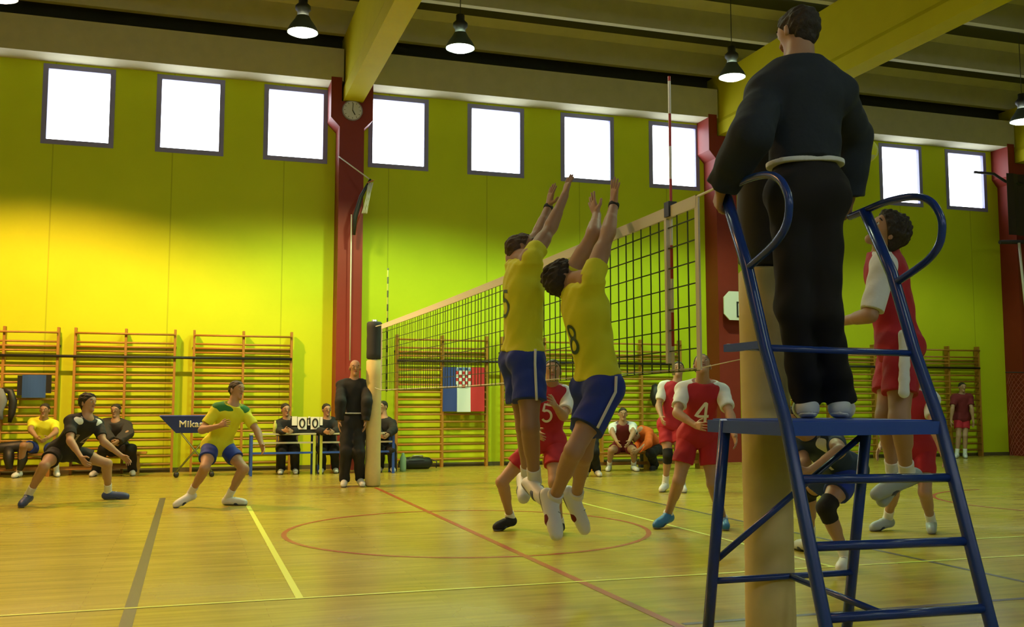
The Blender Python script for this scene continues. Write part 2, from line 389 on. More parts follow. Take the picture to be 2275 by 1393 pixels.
# ------------------------------------------------------------------ referee stand
st = thing('referee_stand', 'tall blue tubular referee stand with ladder and platform', 'stand', (0, -1.5, 0))
XR = .38
for s, zt in ((-1, 2.235), (1, 2.19)):
    x = s*XR
    MB().tube([(x,-1.300,zt),(x,-1.482,1.86),(x,-1.611,1.50),(x,-1.75,1.19),(x,-1.85,.86),(x,-1.985,.42),(x,-2.115,0.0)], .027, 14).build('front_rail', M['stand'], st)
    MB().tube([(x,-1.27,1.19),(x,-1.03,0.0)], .026, 14).build('rear_leg', M['stand'], st)
    # curved handrail loop
    ctrl = [(-1.185,zt-.01),(-1.30,zt),(-1.47,zt+.012),(-1.64,zt),(-1.745,zt-.04),(-1.80,zt-.11),(-1.812,zt-.17),(-1.79,zt-.24),(-1.73,zt-.29),(-1.65,zt-.325),(-1.56,zt-.355),(-1.485,zt-.38)]
    if s < 0: ctrl = ctrl[1:]
    pts = []; E_ = [ctrl[0]] + ctrl + [ctrl[-1]]
    for i in range(1, len(E_)-2):
        for q in range(4):
            u = q/4; c4 = [0.5*((2*E_[i][k]) + (-E_[i-1][k]+E_[i+1][k])*u + (2*E_[i-1][k]-5*E_[i][k]+4*E_[i+1][k]-E_[i+2][k])*u*u + (-E_[i-1][k]+3*E_[i][k]-3*E_[i+1][k]+E_[i+2][k])*u**3) for k in (0, 1)]
            pts.append((x, *c4))
    pts.append((x, *ctrl[-1]))
    MB().tube(pts, .017, 12).build('handrail', M['stand'], st)
    MB().box(x-.02, x+.02, -1.77, -1.14, 1.135, 1.19).build('platform_side', M['stand2'], st)
    MB().lathe([(.034,0),(.034,.05),(0,.05)], (x,-2.115,0), 14).lathe([(.034,0),(.034,.05),(0,.05)], (x,-1.03,0), 14).build('rubber_foot', M['black'], st)
MB().tube([(-XR,-1.12,.53),(XR,-1.24,1.12)], .015, 10).build('diagonal_brace', M['stand'], st)
MB().tube([(-XR,-1.13,.455),(XR,-1.13,.455)], .015, 10).build('rear_tie', M['stand'], st)
MB().tube([(.03,-1.13,.455),(-.11,-1.97,.455)], .014, 10).build('diagonal_brace', M['stand'], st)
for y, z in ((-1.815,.965),(-1.892,.712),(-1.975,.457),(-2.05,.20)):
    MB().tube([(-XR,y,z),(XR,y,z-.01)], .019, 12).build('rung', M['stand'], st)
MB().box(-XR+.015, XR-.015, -1.772, -1.735, 1.135, 1.19).build('platform_front', M['stand2'], st)
mb = MB().box(-XR+.02, XR-.02, -1.735, -1.12, 1.172, 1.196); mb.build('platform', M['stand2'], st)
MB().tube([(-XR,-1.30,1.52),(-XR,-1.61,1.50),(XR,-1.61,1.487)], .015, 10).build('knee_rail', M['stand'], st)
MB().box(-.40,-.36,-1.60,-1.30,1.497,1.53).build('seat_bracket', M['stand2'], st)
# ------------------------------------------------------------------ wall bars
def XW(x, y=14.15): return -2.683 + (x+2.683)*(y+5.273)/(14.3+5.273)
def wall_bars(xs, label, proto=[None]):
    x0, xm, x1 = xs
    c = XW(xm); hw = (XW(x1)-XW(x0))/2
    t = thing('wall_bars', label, 'wall bars', (c, 14.16, 0), 'wooden wall bars along the far wall')
    H = 2.62
    for q in (-hw, 0, hw):
        MB().box(c+q-.022, c+q+.022, 14.08, 14.22, 0, H).build('upright', M['ladder'], t, .004)
    zs = [.16+.147*i for i in range(13)] + [2.20, 2.28, 2.36, 2.52]
    first = None
    for z in zs:
        y = 14.10 if z < 2.5 else 14.05
        if first is None:
            first = MB().tube([(c-hw,y,z),(c+hw,y,z)], .019, 8).build('rung', M['ladder'], t); z_first = z; y_first = y
        else:
            o = first.copy(); scene.collection.objects.link(o); o.parent = t; o.location = (0, y-y_first, z-z_first)
    for q in (-hw, 0, hw):
        MB().box(c+q-.03, c+q+.03, 14.2, 14.3, H-.35, H-.31).build('wall_bracket', M['black'], t)
    return t
for xs, l in (((-6.75,-5.86,-4.99), 'wall bars at the left edge behind the hanging blue jersey'),
              ((-4.69,-3.84,-2.98), 'wall bars behind the player in the black shirt'),
              ((-2.64,-1.75,-.85), 'wall bars behind the yellow player and the ball cart'),
              ((1.21,2.14,3.07), 'wall bars with the red white and blue flag hung on them'),
              ((3.40,4.33,5.24), 'wall bars behind the two blockers, right of the flag'),
              ((5.60,6.54,7.46), 'wall bars left of the right red column behind player number 4'),
              ((9.40,10.33,11.25), 'wall bars just right of the right red column behind the referee stand'),
              ((11.55,12.5,13.4), 'wall bars behind the jumping spiker'),
              ((13.72,14.63,15.50), 'wall bars behind the distant person in red at the right')):
    wall_bars(xs, l)
for (a, b, l) in ((-6.8,-.85,'long dark rail across the left wall bars'), (1.2,7.48,'long dark rail across the wall bars behind the net'), (9.4,15.5,'long dark rail across the wall bars at the right')):
    tag(MB().tube([(XW(a),14.05,2.10),(XW(b),14.05,2.10)], .026, 10).build('wall_rail', M['black']), l, 'rail', 'dark rails across the wall bars')
# ------------------------------------------------------------------ flag
blue = mat('flag_blue', (.02,.05,.26), .75); wht = mat('flag_white', (.62,.72,.78), .75); redm = mat('flag_red', (.46,.025,.035), .75)
fl = thing('flag', 'vertical blue white and red flag with checkered shield on the wall bars', 'flag', (2.52, 14.02, 1.5))
fx0, fx1, fz0, fz1 = 2.09, 2.95, 1.10, 1.98
def fy(x, z): return 14.02 + .012*math.sin(9*x+2*z) + .008*math.sin(17*x-3*z)
def cloth(x0, x1, z0, z1, dy, nx=8, nz=16, fn=None):
    v = []; f = []
    for k_ in (0, .004):
        for j in range(nz+1):
            for i in range(nx+1):
                x = x0+(x1-x0)*i/nx; z = z0+(z1-z0)*j/nz; v.append((x, (fn or fy)(x, z)-dy+k_, z))
    n = (nx+1)*(nz+1)
    for j in range(nz):
        for i in range(nx):
            a = j*(nx+1)+i; f.append((a, a+1, a+nx+2, a+nx+1)); f.append((n+a, n+a+nx+1, n+a+nx+2, n+a+1))
    for j in range(nz):
        for i in (0, nx):
            a = j*(nx+1)+i; f.append((a, a+nx+1, n+a+nx+1, n+a))
    for i in range(nx):
        for j in (0, nz):
            a = j*(nx+1)+i; f.append((a, a+1, n+a+1, n+a))
    return MB().add(v, f, False)
w3 = (fx1-fx0)/3
cloth(fx0, fx0+w3, fz0, fz1, 0).build('blue_stripe', blue, fl); cloth(fx0+w3, fx0+2*w3, fz0-.01, fz1, 0).build('white_stripe', wht, fl); cloth(fx0+2*w3, fx1, fz0, fz1, 0).build('red_stripe', redm, fl)
mr_, mw_ = MB(), MB(); q = .066; cx, zt = 2.515, 1.90
for j in range(5):
    for i in range(5):
        if j == 4 and i in (0, 4): continue
        (mr_ if (i+j) % 2 == 0 else mw_).add(*(lambda m: (m.v, m.f))(cloth(cx+(i-2.5)*q, cx+(i-1.5)*q, zt-(j+1)*q, zt-j*q, .007, 1, 1)))
mr_.build('shield_red_checks', redm, fl); mw_.build('shield_white_checks', wht, fl)
for i in range(5):
    x = cx+(i-2)*q*1.0; z = zt+.012+.012*math.cos((i-2)*.8)
    cloth(x-.028, x+.028, z, z+.05, .007, 1, 1).build('crown_shield', [mat('crown_blue', (.12,.25,.55), .7), blue][i % 2], fl)
# ------------------------------------------------------------------ clock
ck = thing('wall_clock', 'round white wall clock on the left red column', 'clock', (.17, 13.74, 6.96))
ckx, ckz = .17, 6.95
def disc(x, y, z, r, d, n=32): return MB().prism([(x+r*math.cos(2*math.pi*i/n), z+r*math.sin(2*math.pi*i/n)) for i in range(n)], 1, y-d, y)
disc(ckx, 13.76, ckz, .20, .04).build('case', mat('clock_rim', (.25,.22,.3), .4), ck)
disc(ckx, 13.725, ckz, .178, .012).build('dial', mat('clock_face', (.55,.56,.60), .5), ck)
for ang, l, w in ((150, .10, .012), (5, .14, .008)):
    a = R_(90-ang); MB().tube([(ckx,13.705,ckz),(ckx+l*math.cos(a),13.705,ckz+l*math.sin(a))], w/1.4, 6).build('hand', M['black'], ck)
for i in range(12):
    a = R_(30*i); MB().tube([(ckx+.14*math.cos(a),13.71,ckz+.14*math.sin(a)),(ckx+.163*math.cos(a),13.71,ckz+.163*math.sin(a))], .005, 5).build('hour_mark', M['black'], ck)
# ------------------------------------------------------------------ folded basketball frame on the left column
bk = thing('folded_hoop_bracket', 'folded basketball hoop bracket and ropes on the left red column', 'bracket', (.2, 13.5, 5))
MB().tube([(-.08,13.74,6.02),(.47,13.3,5.50)], .012, 8).build('tie_rod', M['tape'], bk)
MB().tube([(.47,13.3,5.52),(.30,13.35,5.18),(.20,13.4,4.80),(.19,13.45,4.45)], [.02,.04,.045,.03], 8).build('folding_arm', M['black'], bk)
MB().tube([(.16,13.6,4.87),(.17,13.6,2.07)], .012, 8).build('hanging_rope', M['tape'], bk)
MB().tube([(.33,13.4,5.0),(.19,13.5,4.55)], .02, 8).build('brace', M['column'], bk)
mb = MB()
for i in range(8):
    a = 2*math.pi*i/8; p0 = (.47+.05*math.cos(a), 13.3+.05*math.sin(a), 5.45)
    mb.tube([p0, (.42+.035*math.cos(a+.7), 13.3+.03*math.sin(a+.7), 5.15), (.36+.05*math.cos(a+1.4), 13.3+.05*math.sin(a+1.4), 4.85)], .005, 5)
    mb.tube([(.47+.05*math.cos(a), 13.3+.05*math.sin(a), 5.45), (.42+.035*math.cos(a-.7), 13.3+.03*math.sin(a-.7), 5.15), (.36+.05*math.cos(a-1.4), 13.3+.05*math.sin(a-1.4), 4.85)], .005, 5)
mb.build('hoop_net', M['tape'], bk)
MB().tube([(.47+.06*math.cos(2*math.pi*i/16), 13.3+.20*math.sin(2*math.pi*i/16)*.3, 5.47+.03*math.cos(2*math.pi*i/16)) for i in range(16)], .008, 6, closed=True).build('hoop', mat('hoop_orange', (.5,.15,.03), .5), bk)
# ------------------------------------------------------------------ small backboard on the right column
bb = thing('basketball_backboard', 'small white octagonal basketball backboard on the right red column', 'backboard', (8.7, 13.6, 3.3))
bx0, bx1, bz0, bz1, c_ = 8.14, 9.12, 3.04, 3.66, .13
MB().prism([(bx0+c_,bz0),(bx1-c_,bz0),(bx1,bz0+c_),(bx1,bz1-c_),(bx1-c_,bz1),(bx0+c_,bz1),(bx0,bz1-c_),(bx0,bz0+c_)], 1, 13.50, 13.53).build('board', M['white'], bb)
qx0, qx1, qz0, qz1, t_ = 8.44, 8.82, 3.10, 3.44, .035
MB().box(qx0,qx1,13.49,13.502,qz1-t_,qz1).box(qx0,qx1,13.49,13.502,qz0,qz0+t_).box(qx0,qx0+t_,13.49,13.502,qz0+t_,qz1-t_).box(qx1-t_,qx1,13.49,13.502,qz0+t_,qz1-t_).build('target_square', M['black'], bb)
MB().box(8.3, 8.6, 13.53, 13.77, 3.2, 3.25).box(8.3,8.6,13.53,13.77,3.45,3.5).build('mounting', M['black'], bb)
hr = .22; hoop = MB().tube([(8.63+hr*math.cos(2*math.pi*i/28), 13.25+hr*math.sin(2*math.pi*i/28), 3.10) for i in range(28)], .012, 8, closed=True)
hoop.box(8.58, 8.68, 13.46, 13.5, 3.05, 3.14); hoop.build('rim', mat('rim_orange', (.65,.16,.03), .45), bb)
tag(MB().tube([(9.02+.24*math.cos(2*math.pi*i/28), 13.44, 3.52+.24*math.sin(2*math.pi*i/28)) for i in range(28)], .012, 8, closed=True).build('gym_hoop', mat('hoop_red', (.45,.04,.04), .5)), 'thin red gym hoop hanging beside the small backboard', 'hoop')
# ------------------------------------------------------------------ right edge: dark divider net and swung-in frame
cn = thing('divider_net', 'dark red divider net bunched beside the column at the right edge', 'net', (16, 13.2, 0))
mb = MB()
def divx(u): return 15.42 + u*2.8, 13.3 + .10*math.sin(u*17)
for d in range(-28, 29):
    for sgn in (1, -1):
        pts = []
        for i in range(0, 9):
            u = d/28 + sgn*i/8*.5
            if 0 <= u <= 1: pts.append((*divx(u), .05+1.9*i/8))
        if len(pts) > 1: mb.tube(pts, .005, 4, cap=False)
mb.build('netting', mat('divider_cord', (.30,.08,.06), .8), cn)
MB().tube([(15.40,13.3,1.98),(18.2,13.3,1.98)], .012, 6).build('top_cord', M['black'], cn)
fr = thing('swung_basket_frame', 'dark steel frame of a basket at the right edge of the picture', 'frame', (15.9, 13.3, 5))
MB().tube([(15.40,13.3,5.05),(17.4,13.3,5.16)], .05, 10).build('arm', M['black'], fr)
MB().tube([(15.92,13.25,5.05),(16.04,13.25,3.30)], .03, 10).build('support_pole', M['tape'], fr)
MB().tube([(15.10,13.7,6.80),(15.5,13.5,6.74),(15.75,13.4,6.55),(16.2,13.35,6.50)], .035, 8).build('guide_pipe', M['black'], fr)
cloth(15.72, 17.6, 5.25, 6.74, 0, 10, 10, lambda x, z: 13.34+.03*math.sin(11*x)).build('dark_curtain', mat('dark_curtain_cloth', (.03,.022,.015), .9), fr)
# ------------------------------------------------------------------ tables
def make_table(x0, x1, label):
    y0, y1 = 12.70, 13.08
    t = thing('table', label, 'table', ((x0+x1)/2, 12.9, 0), 'scorer tables below the left red column')
    MB().box(x0, x1, y0, y1, .705, .735).build('tabletop', mat('table_laminate', (.42,.42,.30), .4), t, .004)
    MB().box(x0+.02, x1-.02, y0+.01, y0+.03, .555, .585).build('front_rail', mat('pale_rail', (.42,.42,.36), .5), t)
    MB().box(x0+.02, x1-.02, y0+.02, y0+.045, .375, .41).build('lower_rail', M['stand2'], t)
    for x in (x0+.03, x1-.03):
        for y in (y0+.03, y1-.03):
            m = M['yellow_leg'] if (x > -1 and x < -.4 and y < 12.8) else M['stand2']
            MB().box(x-.022, x+.022, y-.022, y+.022, 0, .705).build('leg', m, t)
M['yellow_leg'] = mat('yellow_green_leg', (.40,.48,.06), .5)
make_table(-1.68, -.54, 'left scorer table with pale top and blue legs')
make_table(-.48, .88, 'right scorer table behind the second referee and net post')
def ribbon_digit(ch):
    """strokes in a unit box (x 0..0.6, y 0..1)"""
    c = lambda cx, cy, rx, ry, a0, a1, n=14: [(cx+rx*math.cos(R_(a0+(a1-a0)*i/n)), cy+ry*math.sin(R_(a0+(a1-a0)*i/n))) for i in range(n+1)]
    D = {'0': [c(.3,.5,.26,.46,90,450,24)], '1': [[(.12,.78),(.36,.97),(.36,.03)]],
         '4': [[(.46,.03),(.46,.97),(.40,.97),(.04,.34),(.6,.34)]],
         '5': [[(.54,.95),(.12,.95),(.08,.56)]+c(.28,.33,.26,.30,120,-140,16)],
         '6': [[(.50,.93)]+c(.30,.5,.26,.44,75,180,10)+c(.30,.30,.26,.27,180,-180,20)],
         '3': [c(.28,.74,.22,.22,140,-80,12)+c(.28,.28,.26,.26,80,-140,14)],
         '8': [c(.3,.74,.2,.22,-90,270,20), c(.3,.27,.25,.25,-270,90,20)]}
    return D[ch]
# scoreboard on the table
sb = thing('flip_scoreboard', 'black flip scoreboard with white number cards reading 0 and 0', 'scoreboard', (-.70, 12.84, .735))
MB().box(-.98, -.42, 12.82, 12.88, .735, .80).box(-.98,-.42,12.86,12.875,.80,1.0).build('base', M['black'], sb)
def card(x0, x1, z0, z1, ch):
    c = MB().box(x0, x1, 12.80, 12.812, z0, z1).build('number_card', M['card'], sb)
    if ch:
        h = (z1-z0)*.74; w = h*.6; ox = (x0+x1)/2-w/2; oz = z0+(z1-z0)*.13
        m = MB()
        for s_ in ribbon_digit(ch): m.tube([(ox+p[0]*h, 12.797, oz+p[1]*h) for p in s_], h*.085, 6)
        m.build('digit', M['black'], c)
M['card'] = mat('white_card', (.80,.80,.78), .6)
card(-.96,-.87,.87,1.03,None); card(-.86,-.70,.80,1.02,'0'); card(-.68,-.64,.87,1.03,'1'); card(-.63,-.475,.80,1.02,'0'); card(-.465,-.42,.87,1.02,None)
# water bottle / cloth items on the left table
tag(MB().lathe([(0,0),(.035,0),(.035,.15),(.015,.19),(.015,.22),(0,.22)], (-1.25,12.8,.737), 14).build('drinking_bottle', mat('yellow_bottle', (.5,.5,.12), .3)), 'small yellow bottle standing on the left scorer table', 'bottle')
# chairs for the officials (behind the tables)
def make_chair(x, y, label):
    t = thing('chair', label, 'chair', (x, y, 0), 'chairs behind the scorer tables')
    MB().box(x-.2, x+.2, y-.2, y+.2, .345, .375).build('seat', M['ladder'], t, .008)
    MB().box(x-.2, x+.2, y+.19, y+.215, .55, .80).build('backrest', M['ladder'], t, .006)
    for a in (-.18, .18):
        MB().tube([(x+a,y-.18,0),(x+a,y-.18,.345)], .012, 8).build('leg', M['black'], t)
        MB().tube([(x+a,y+.18,0),(x+a,y+.20,.80)], .012, 8).build('leg', M['black'], t)
make_chair(-.968, 13.36, 'chair under the left scorer behind the scoreboard')
make_chair(-.255, 13.34, 'chair under the middle scorer beside the second referee')
make_chair(.811, 13.32, 'chair under the official right of the far net post')
# ------------------------------------------------------------------ benches
def bench(x0, x1, y, h, label):
    t = thing('gym_bench', label, 'bench', ((x0+x1)/2, y, 0), 'low gym benches')
    MB().box(x0, x1, y-.15, y+.15, h-.04, h).build('seat', M['ladder'], t, .006)
    n = max(2, int((x1-x0)/1.2)+1)
    for i in range(n):
        x = x0+.15+(x1-x0-.3)*i/(n-1)
        MB().box(x-.03, x+.03, y-.13, y+.13, 0, h-.04).build('leg', M['ladder'], t)
    MB().box(x0+.1, x1-.1, y-.012, y+.012, .1, .16).build('stretcher', M['ladder'], t)
bench(-6.6, -3.4, 13.84, .40, 'low wooden bench under the two seated people at the left')
bench(4.4, 6.9, 12.14, .345, 'low wooden bench under the seated substitute in white sleeves')
# ------------------------------------------------------------------ ball cart with lettering
bc_ = thing('ball_cart', 'blue fabric ball cart with white lettering on crossed legs', 'cart', (-2.6, 12.9, 0))
top = [(-3.17,12.62,1.055),(-2.02,12.62,1.055),(-2.02,13.12,1.055),(-3.17,13.12,1.055)]
bot = [(-2.90,12.76,.765),(-2.27,12.76,.765),(-2.27,12.98,.765),(-2.90,12.98,.765)]
mb = MB().add(top+bot, [(0,1,5,4),(1,2,6,5),(2,3,7,6),(3,0,4,7),(4,5,6,7)])
bag = mb.build('fabric_bag', mat('royal_blue_fabric', (.010,.035,.30), .6), bc_)
sol = bag.modifiers.new('thickness', 'SOLIDIFY'); sol.thickness = .012
for s_ in (12.76, 12.98):
    MB().tube([(-2.86,s_,.80),(-2.30,s_,.09)], .013, 8).tube([(-2.30,s_,.80),(-2.88,s_,.09)], .013, 8).build('crossed_legs', mat('green_grey_tube', (.14,.16,.05), .5), bc_)
for x in (-2.88, -2.30):
    for s_ in (12.76, 12.98): MB().sphere((x, s_, .045), .045, 12, 8, (1,.5,1)).build('wheel', M['black'], bc_)
def letters(txt, size, loc, rot, m, parent, name):
    cu = bpy.data.curves.new(name, 'FONT'); cu.body = txt; cu.size = size; cu.extrude = .004; cu.space_character = 1.05; cu.offset = 0.0; cu.bevel_depth = .0035; cu.bevel_resolution = 1
    tmp = bpy.data.objects.new('tmp', cu); scene.collection.objects.link(tmp)
    dg = bpy.context.evaluated_depsgraph_get(); me = bpy.data.meshes.new_from_object(tmp.evaluated_get(dg)); bpy.data.objects.remove(tmp); 
    me.materials.clear(); me.materials.append(m); me.name = name
    o = bpy.data.objects.new(name, me); scene.collection.objects.link(o); o.parent = parent
    o.location = Vector(loc) - parent_origin(parent); o.rotation_euler = rot; return o
letters('Mikasa', .165, (-2.86, 12.697, .86), (R_(115.8), 0, 0), mat('white_lettering', (.8,.8,.8), .5), bc_, 'lettering')
# ------------------------------------------------------------------ things hung on the bars and lying about
jm = mat('blue_jersey_cloth', (.02,.07,.26), .8)
jy = thing('hanging_jersey', 'blue jersey with black edges spread on the left wall bars', 'jersey', (-5.35, 14.0, 1.6))
cl = lambda x, z: 13.99+.012*math.sin(14*x+3*z)
cloth(-5.50, -5.12, 1.36, 1.76, 0, 8, 8, cl).build('front_panel', jm, jy)
cloth(-5.58, -5.50, 1.40, 1.75, -.006, 3, 6, cl).build('side_panel', M['black'], jy); cloth(-5.12, -5.03, 1.44, 1.76, -.006, 3, 6, cl).build('side_panel', M['black'], jy)
gj = thing('hanging_tracksuit', 'grey and black tracksuit jacket hanging at the left picture edge', 'jacket', (-5.75, 13.98, 1.2))
def lump(pts, rs, m, nm, par): 
    return MB().tube(pts, rs, 10).build(nm, m, par)
lump([(-5.98,13.98,1.52),(-5.84,13.97,1.46),(-5.80,13.97,1.30),(-5.84,13.98,1.12),(-5.80,13.98,.98)], [.05,.08,.09,.06,.03], mat('grey_cloth', (.16,.18,.22), .8, bump=.3), 'grey_body', gj)
lump([(-5.82,13.99,1.50),(-5.68,13.98,1.47),(-5.63,13.98,1.30),(-5.64,13.98,1.1),(-5.67,13.98,.93)], [.04,.06,.07,.06,.03], M['black'], 'black_sleeve', gj)
cb = thing('hanging_coat', 'black coat bundled on the wall bars behind the red players', 'coat', (6.72, 14.0, 1.45))
lump([(6.70,14.0,1.66),(6.74,13.98,1.58),(6.72,13.97,1.42),(6.74,13.98,1.28),(6.72,14.0,1.2)], [.05,.10,.12,.10,.05], M['black'], 'coat_body', cb)
lump([(6.82,14.0,1.6),(6.86,13.98,1.4),(6.84,13.99,1.22)], [.03,.045,.03], M['black'], 'sleeve', cb)
sbag = thing('sports_bag', 'black sports bag on the floor right of the scorer tables', 'bag', (1.5, 13.6, 0))
mb = MB(); n = 14
mb.tube([(1.14,13.62,.10),(1.20,13.62,.12),(1.5,13.62,.13),(1.72,13.62,.115),(1.78,13.62,.10)], [.05,.11,.125,.11,.05], 14); mb.build('bag_body', M['black'], sbag)
MB().tube([(1.3,13.5,.2),(1.38,13.45,.27),(1.55,13.45,.27),(1.62,13.5,.2)], .01, 8).build('handle', M['steel'], sbag)
MB().tube([(1.74,13.6,.19),(1.86,13.55,.15),(1.84,13.5,.03)], .012, 8).build('strap', M['black'], sbag)
tag(MB().lathe([(0,0),(.055,0),(.06,.04),(.06,.24),(.025,.31),(.025,.34),(0,.34)], (1.12,13.15,0), 16).build('water_bottle', mat('pale_green_plastic', (.28,.42,.26), .2)), 'pale green water bottle on the floor beside the black bag', 'bottle')
pile = thing('coat_pile', 'black coats piled on the bench beside the seated yellow player', 'coat', (-5.5, 13.8, .4))
mb = MB().tube([(-6.1,13.75,.50),(-5.75,13.72,.50),(-5.45,13.72,.53),(-5.30,13.75,.48)], [.05,.09,.10,.05], 12).tube([(-5.62,13.68,.5),(-5.6,13.60,.35),(-5.58,13.58,.15)], [.08,.09,.05], 10).tube([(-5.4,13.66,.5),(-5.38,13.58,.30),(-5.42,13.57,.12)], [.08,.08,.04], 10)
mb.build('coat_folds', M['black'], pile)
tag(MB().tube([(-6.2,13.4,.05),(-6.0,13.4,.12),(-5.85,13.42,.07)], [.04,.06,.03], 10).build('white_towel', M['white']), 'white towel on the floor at the left picture edge', 'towel')
# ------------------------------------------------------------------ the ball
ball = thing('volleyball', 'yellow and blue volleyball in the air behind the referee', 'ball', (2.90, 1.93, 3.47))
BC = Vector((2.90, 1.93, 3.47))
b1, b2 = MB(), MB()
N_ = 36
for i in range(N_//2):
    for j in range(N_):
        t0, t1 = math.pi*i/(N_//2), math.pi*(i+1)/(N_//2); a0, a1 = 2*math.pi*j/N_, 2*math.pi*(j+1)/N_
        p = lambda t, a: (BC.x+.105*math.sin(t)*math.cos(a), BC.y+.105*math.sin(t)*math.sin(a), BC.z+.105*math.cos(t))
        m = b1 if (j//6 + (i//6)) % 3 else b2
        m.add([p(t0,a0),p(t1,a0),p(t1,a1),p(t0,a1)], [(0,1,2,3)], True)
b1.build('yellow_panels', mat('ball_yellow', (.66,.72,.03), .45), ball); b2.build('pale_panels', mat('ball_pale', (.55,.60,.30), .45), ball)
# ================================================================== people
A3 = lambda *v: np.array(v, float)
def unit(v): return v/max(np.linalg.norm(v), 1e-9)
class Vol:
    """signed distance grid, blended from tapered limbs"""
    def __init__(s, lo, hi, h):
        s.h = h; s.lo = np.array(lo)-3*h; s.n = np.ceil((np.array(hi)+3*h-s.lo)/h).astype(int)+1
        s.a = np.full(s.n, .2, np.float32)
        s.ax = [s.lo[i]+h*np.arange(s.n[i]) for i in range(3)]
    def sub(s, lo, hi):
        i0 = np.clip(np.floor((lo-s.lo)/s.h).astype(int), 0, s.n-1); i1 = np.clip(np.ceil((hi-s.lo)/s.h).astype(int)+1, 1, s.n)
        sl = tuple(slice(a, b) for a, b in zip(i0, i1))
        g = [s.ax[i][sl[i]].astype(np.float32) for i in range(3)]
        return sl, (g[0][:,None,None], g[1][None,:,None], g[2][None,None,:])
    def add(s, p, inf=0.0):
        a, b, ra, rb, k, fr, sc, cuts, nz = p; ra += inf; rb += inf
        m = max(ra, rb)+k+2*s.h+(.02 if nz else 0)
        sl, (X, Y, Z) = s.sub(np.minimum(a, b)-m, np.maximum(a, b)+m)
        if min(x.size for x in (X, Y, Z)) == 0: return
        px, py, pz = X-a[0], Y-a[1], Z-a[2]
        ba = b-a
        if fr is not None:
            q = px*fr[0]+py*fr[1]+pz*fr[2]; q = q*(sc-1)
            px, py, pz = px+q*fr[0], py+q*fr[1], pz+q*fr[2]
            ba = ba+fr*(ba@fr)*(sc-1)
        L = max(ba@ba, 1e-9)
        t = np.clip((px*ba[0]+py*ba[1]+pz*ba[2])/L, 0, 1)
        d = np.sqrt((px-t*ba[0])**2+(py-t*ba[1])**2+(pz-t*ba[2])**2)-(ra+(rb-ra)*t)
        if fr is not None: d = d*(1/(1+.35*(sc-1)))
        for (c, n) in cuts: d = np.maximum(d, (X-c[0])*n[0]+(Y-c[1])*n[1]+(Z-c[2])*n[2])
        if nz:
            f = nz[1]; d = d+nz[0]*(np.sin(X*f+Y*f*.6+Z*f*.35+1.3)*np.sin(Z*f*.9-X*f*.5)+.5*np.sin(Y*f*1.7+Z*f*1.3))
        o = s.a[sl]
        if k > 0:
            h_ = np.maximum(k-np.abs(o-d), 0)/k
            s.a[sl] = np.minimum(o, d)-h_*h_*k*.25
        else: s.a[sl] = np.minimum(o, d)
    def cut(s, c, n):
        X, Y, Z = s.ax[0][:,None,None], s.ax[1][None,:,None], s.ax[2][None,None,:]
        s.a = np.maximum(s.a, (X-c[0])*n[0]+(Y-c[1])*n[1]+(Z-c[2])*n[2]).astype(np.float32)
    def cut_sphere(s, c, r):
        X, Y, Z = s.ax[0][:,None,None], s.ax[1][None,:,None], s.ax[2][None,None,:]
        s.a = np.maximum(s.a, r-np.sqrt((X-c[0])**2+(Y-c[1])**2+(Z-c[2])**2)).astype(np.float32)
    def mesh(s):
        a = s.a; ins = a < 0
        c = [ins[i:i+a.shape[0]-1 if i == 0 else None, j:j+a.shape[1]-1 if j == 0 else None, k:k+a.shape[2]-1 if k == 0 else None] for i in (0,1) for j in (0,1) for k in (0,1)]
        any_ = c[0].copy(); all_ = c[0].copy()
        for q in c[1:]: any_ |= q; all_ &= q
        act = any_ & ~all_
        I = np.argwhere(act)
        if len(I) == 0: return np.zeros((0,3)), np.zeros((0,4), int)
        idx = np.full(act.shape, -1, np.int32); idx[tuple(I.T)] = np.arange(len(I))
        acc = np.zeros((len(I), 3)); cnt = np.zeros(len(I))
        corners = [(i,j,k) for i in (0,1) for j in (0,1) for k in (0,1)]
        val = {q: a[I[:,0]+q[0], I[:,1]+q[1], I[:,2]+q[2]].astype(float) for q in corners}
        for q in corners:
            for ax in range(3):
                if q[ax]: continue
                q2 = list(q); q2[ax] = 1; q2 = tuple(q2)
                v0, v1 = val[q], val[q2]; m = (v0 < 0) != (v1 < 0)
                t = np.where(m, v0/np.where(m, v0-v1, 1), 0)
                p = np.tile(np.array(q, float), (len(I), 1)); p[:,ax] += t
                acc[m] += p[m]; cnt[m] += 1
        V = s.lo+(I+acc/cnt[:,None])*s.h
        F = []
        for ax in range(3):
            u, w = [(1,2),(2,0),(0,1)][ax]
            sl0 = [slice(None)]*3; sl1 = [slice(None)]*3; sl0[ax] = slice(0,-1); sl1[ax] = slice(1,None)
            A, B = ins[tuple(sl0)], ins[tuple(sl1)]
            for flip, mm in ((False, A & ~B), (True, ~A & B)):
                E = np.argwhere(mm); E = E[(E[:,u] > 0) & (E[:,w] > 0) & (E[:,u] < a.shape[u]-1) & (E[:,w] < a.shape[w]-1)]
                if len(E) == 0: continue
                def g(du, dw):
                    e = E.copy(); e[:,u] -= du; e[:,w] -= dw; return idx[tuple(e.T)]
                q = np.stack([g(1,1), g(0,1), g(0,0), g(1,0)], 1)
                if flip: q = q[:, ::-1]
                F.append(q)
        F = np.concatenate(F); F = F[(F >= 0).all(1)]
        return V, F
def prim(a, b, ra, rb=None, k=.03, fr=None, sc=1.0, cuts=(), nz=None):
    return (np.array(a, float), np.array(b, float), ra, ra if rb is None else rb, k, fr, sc, tuple(cuts), nz)
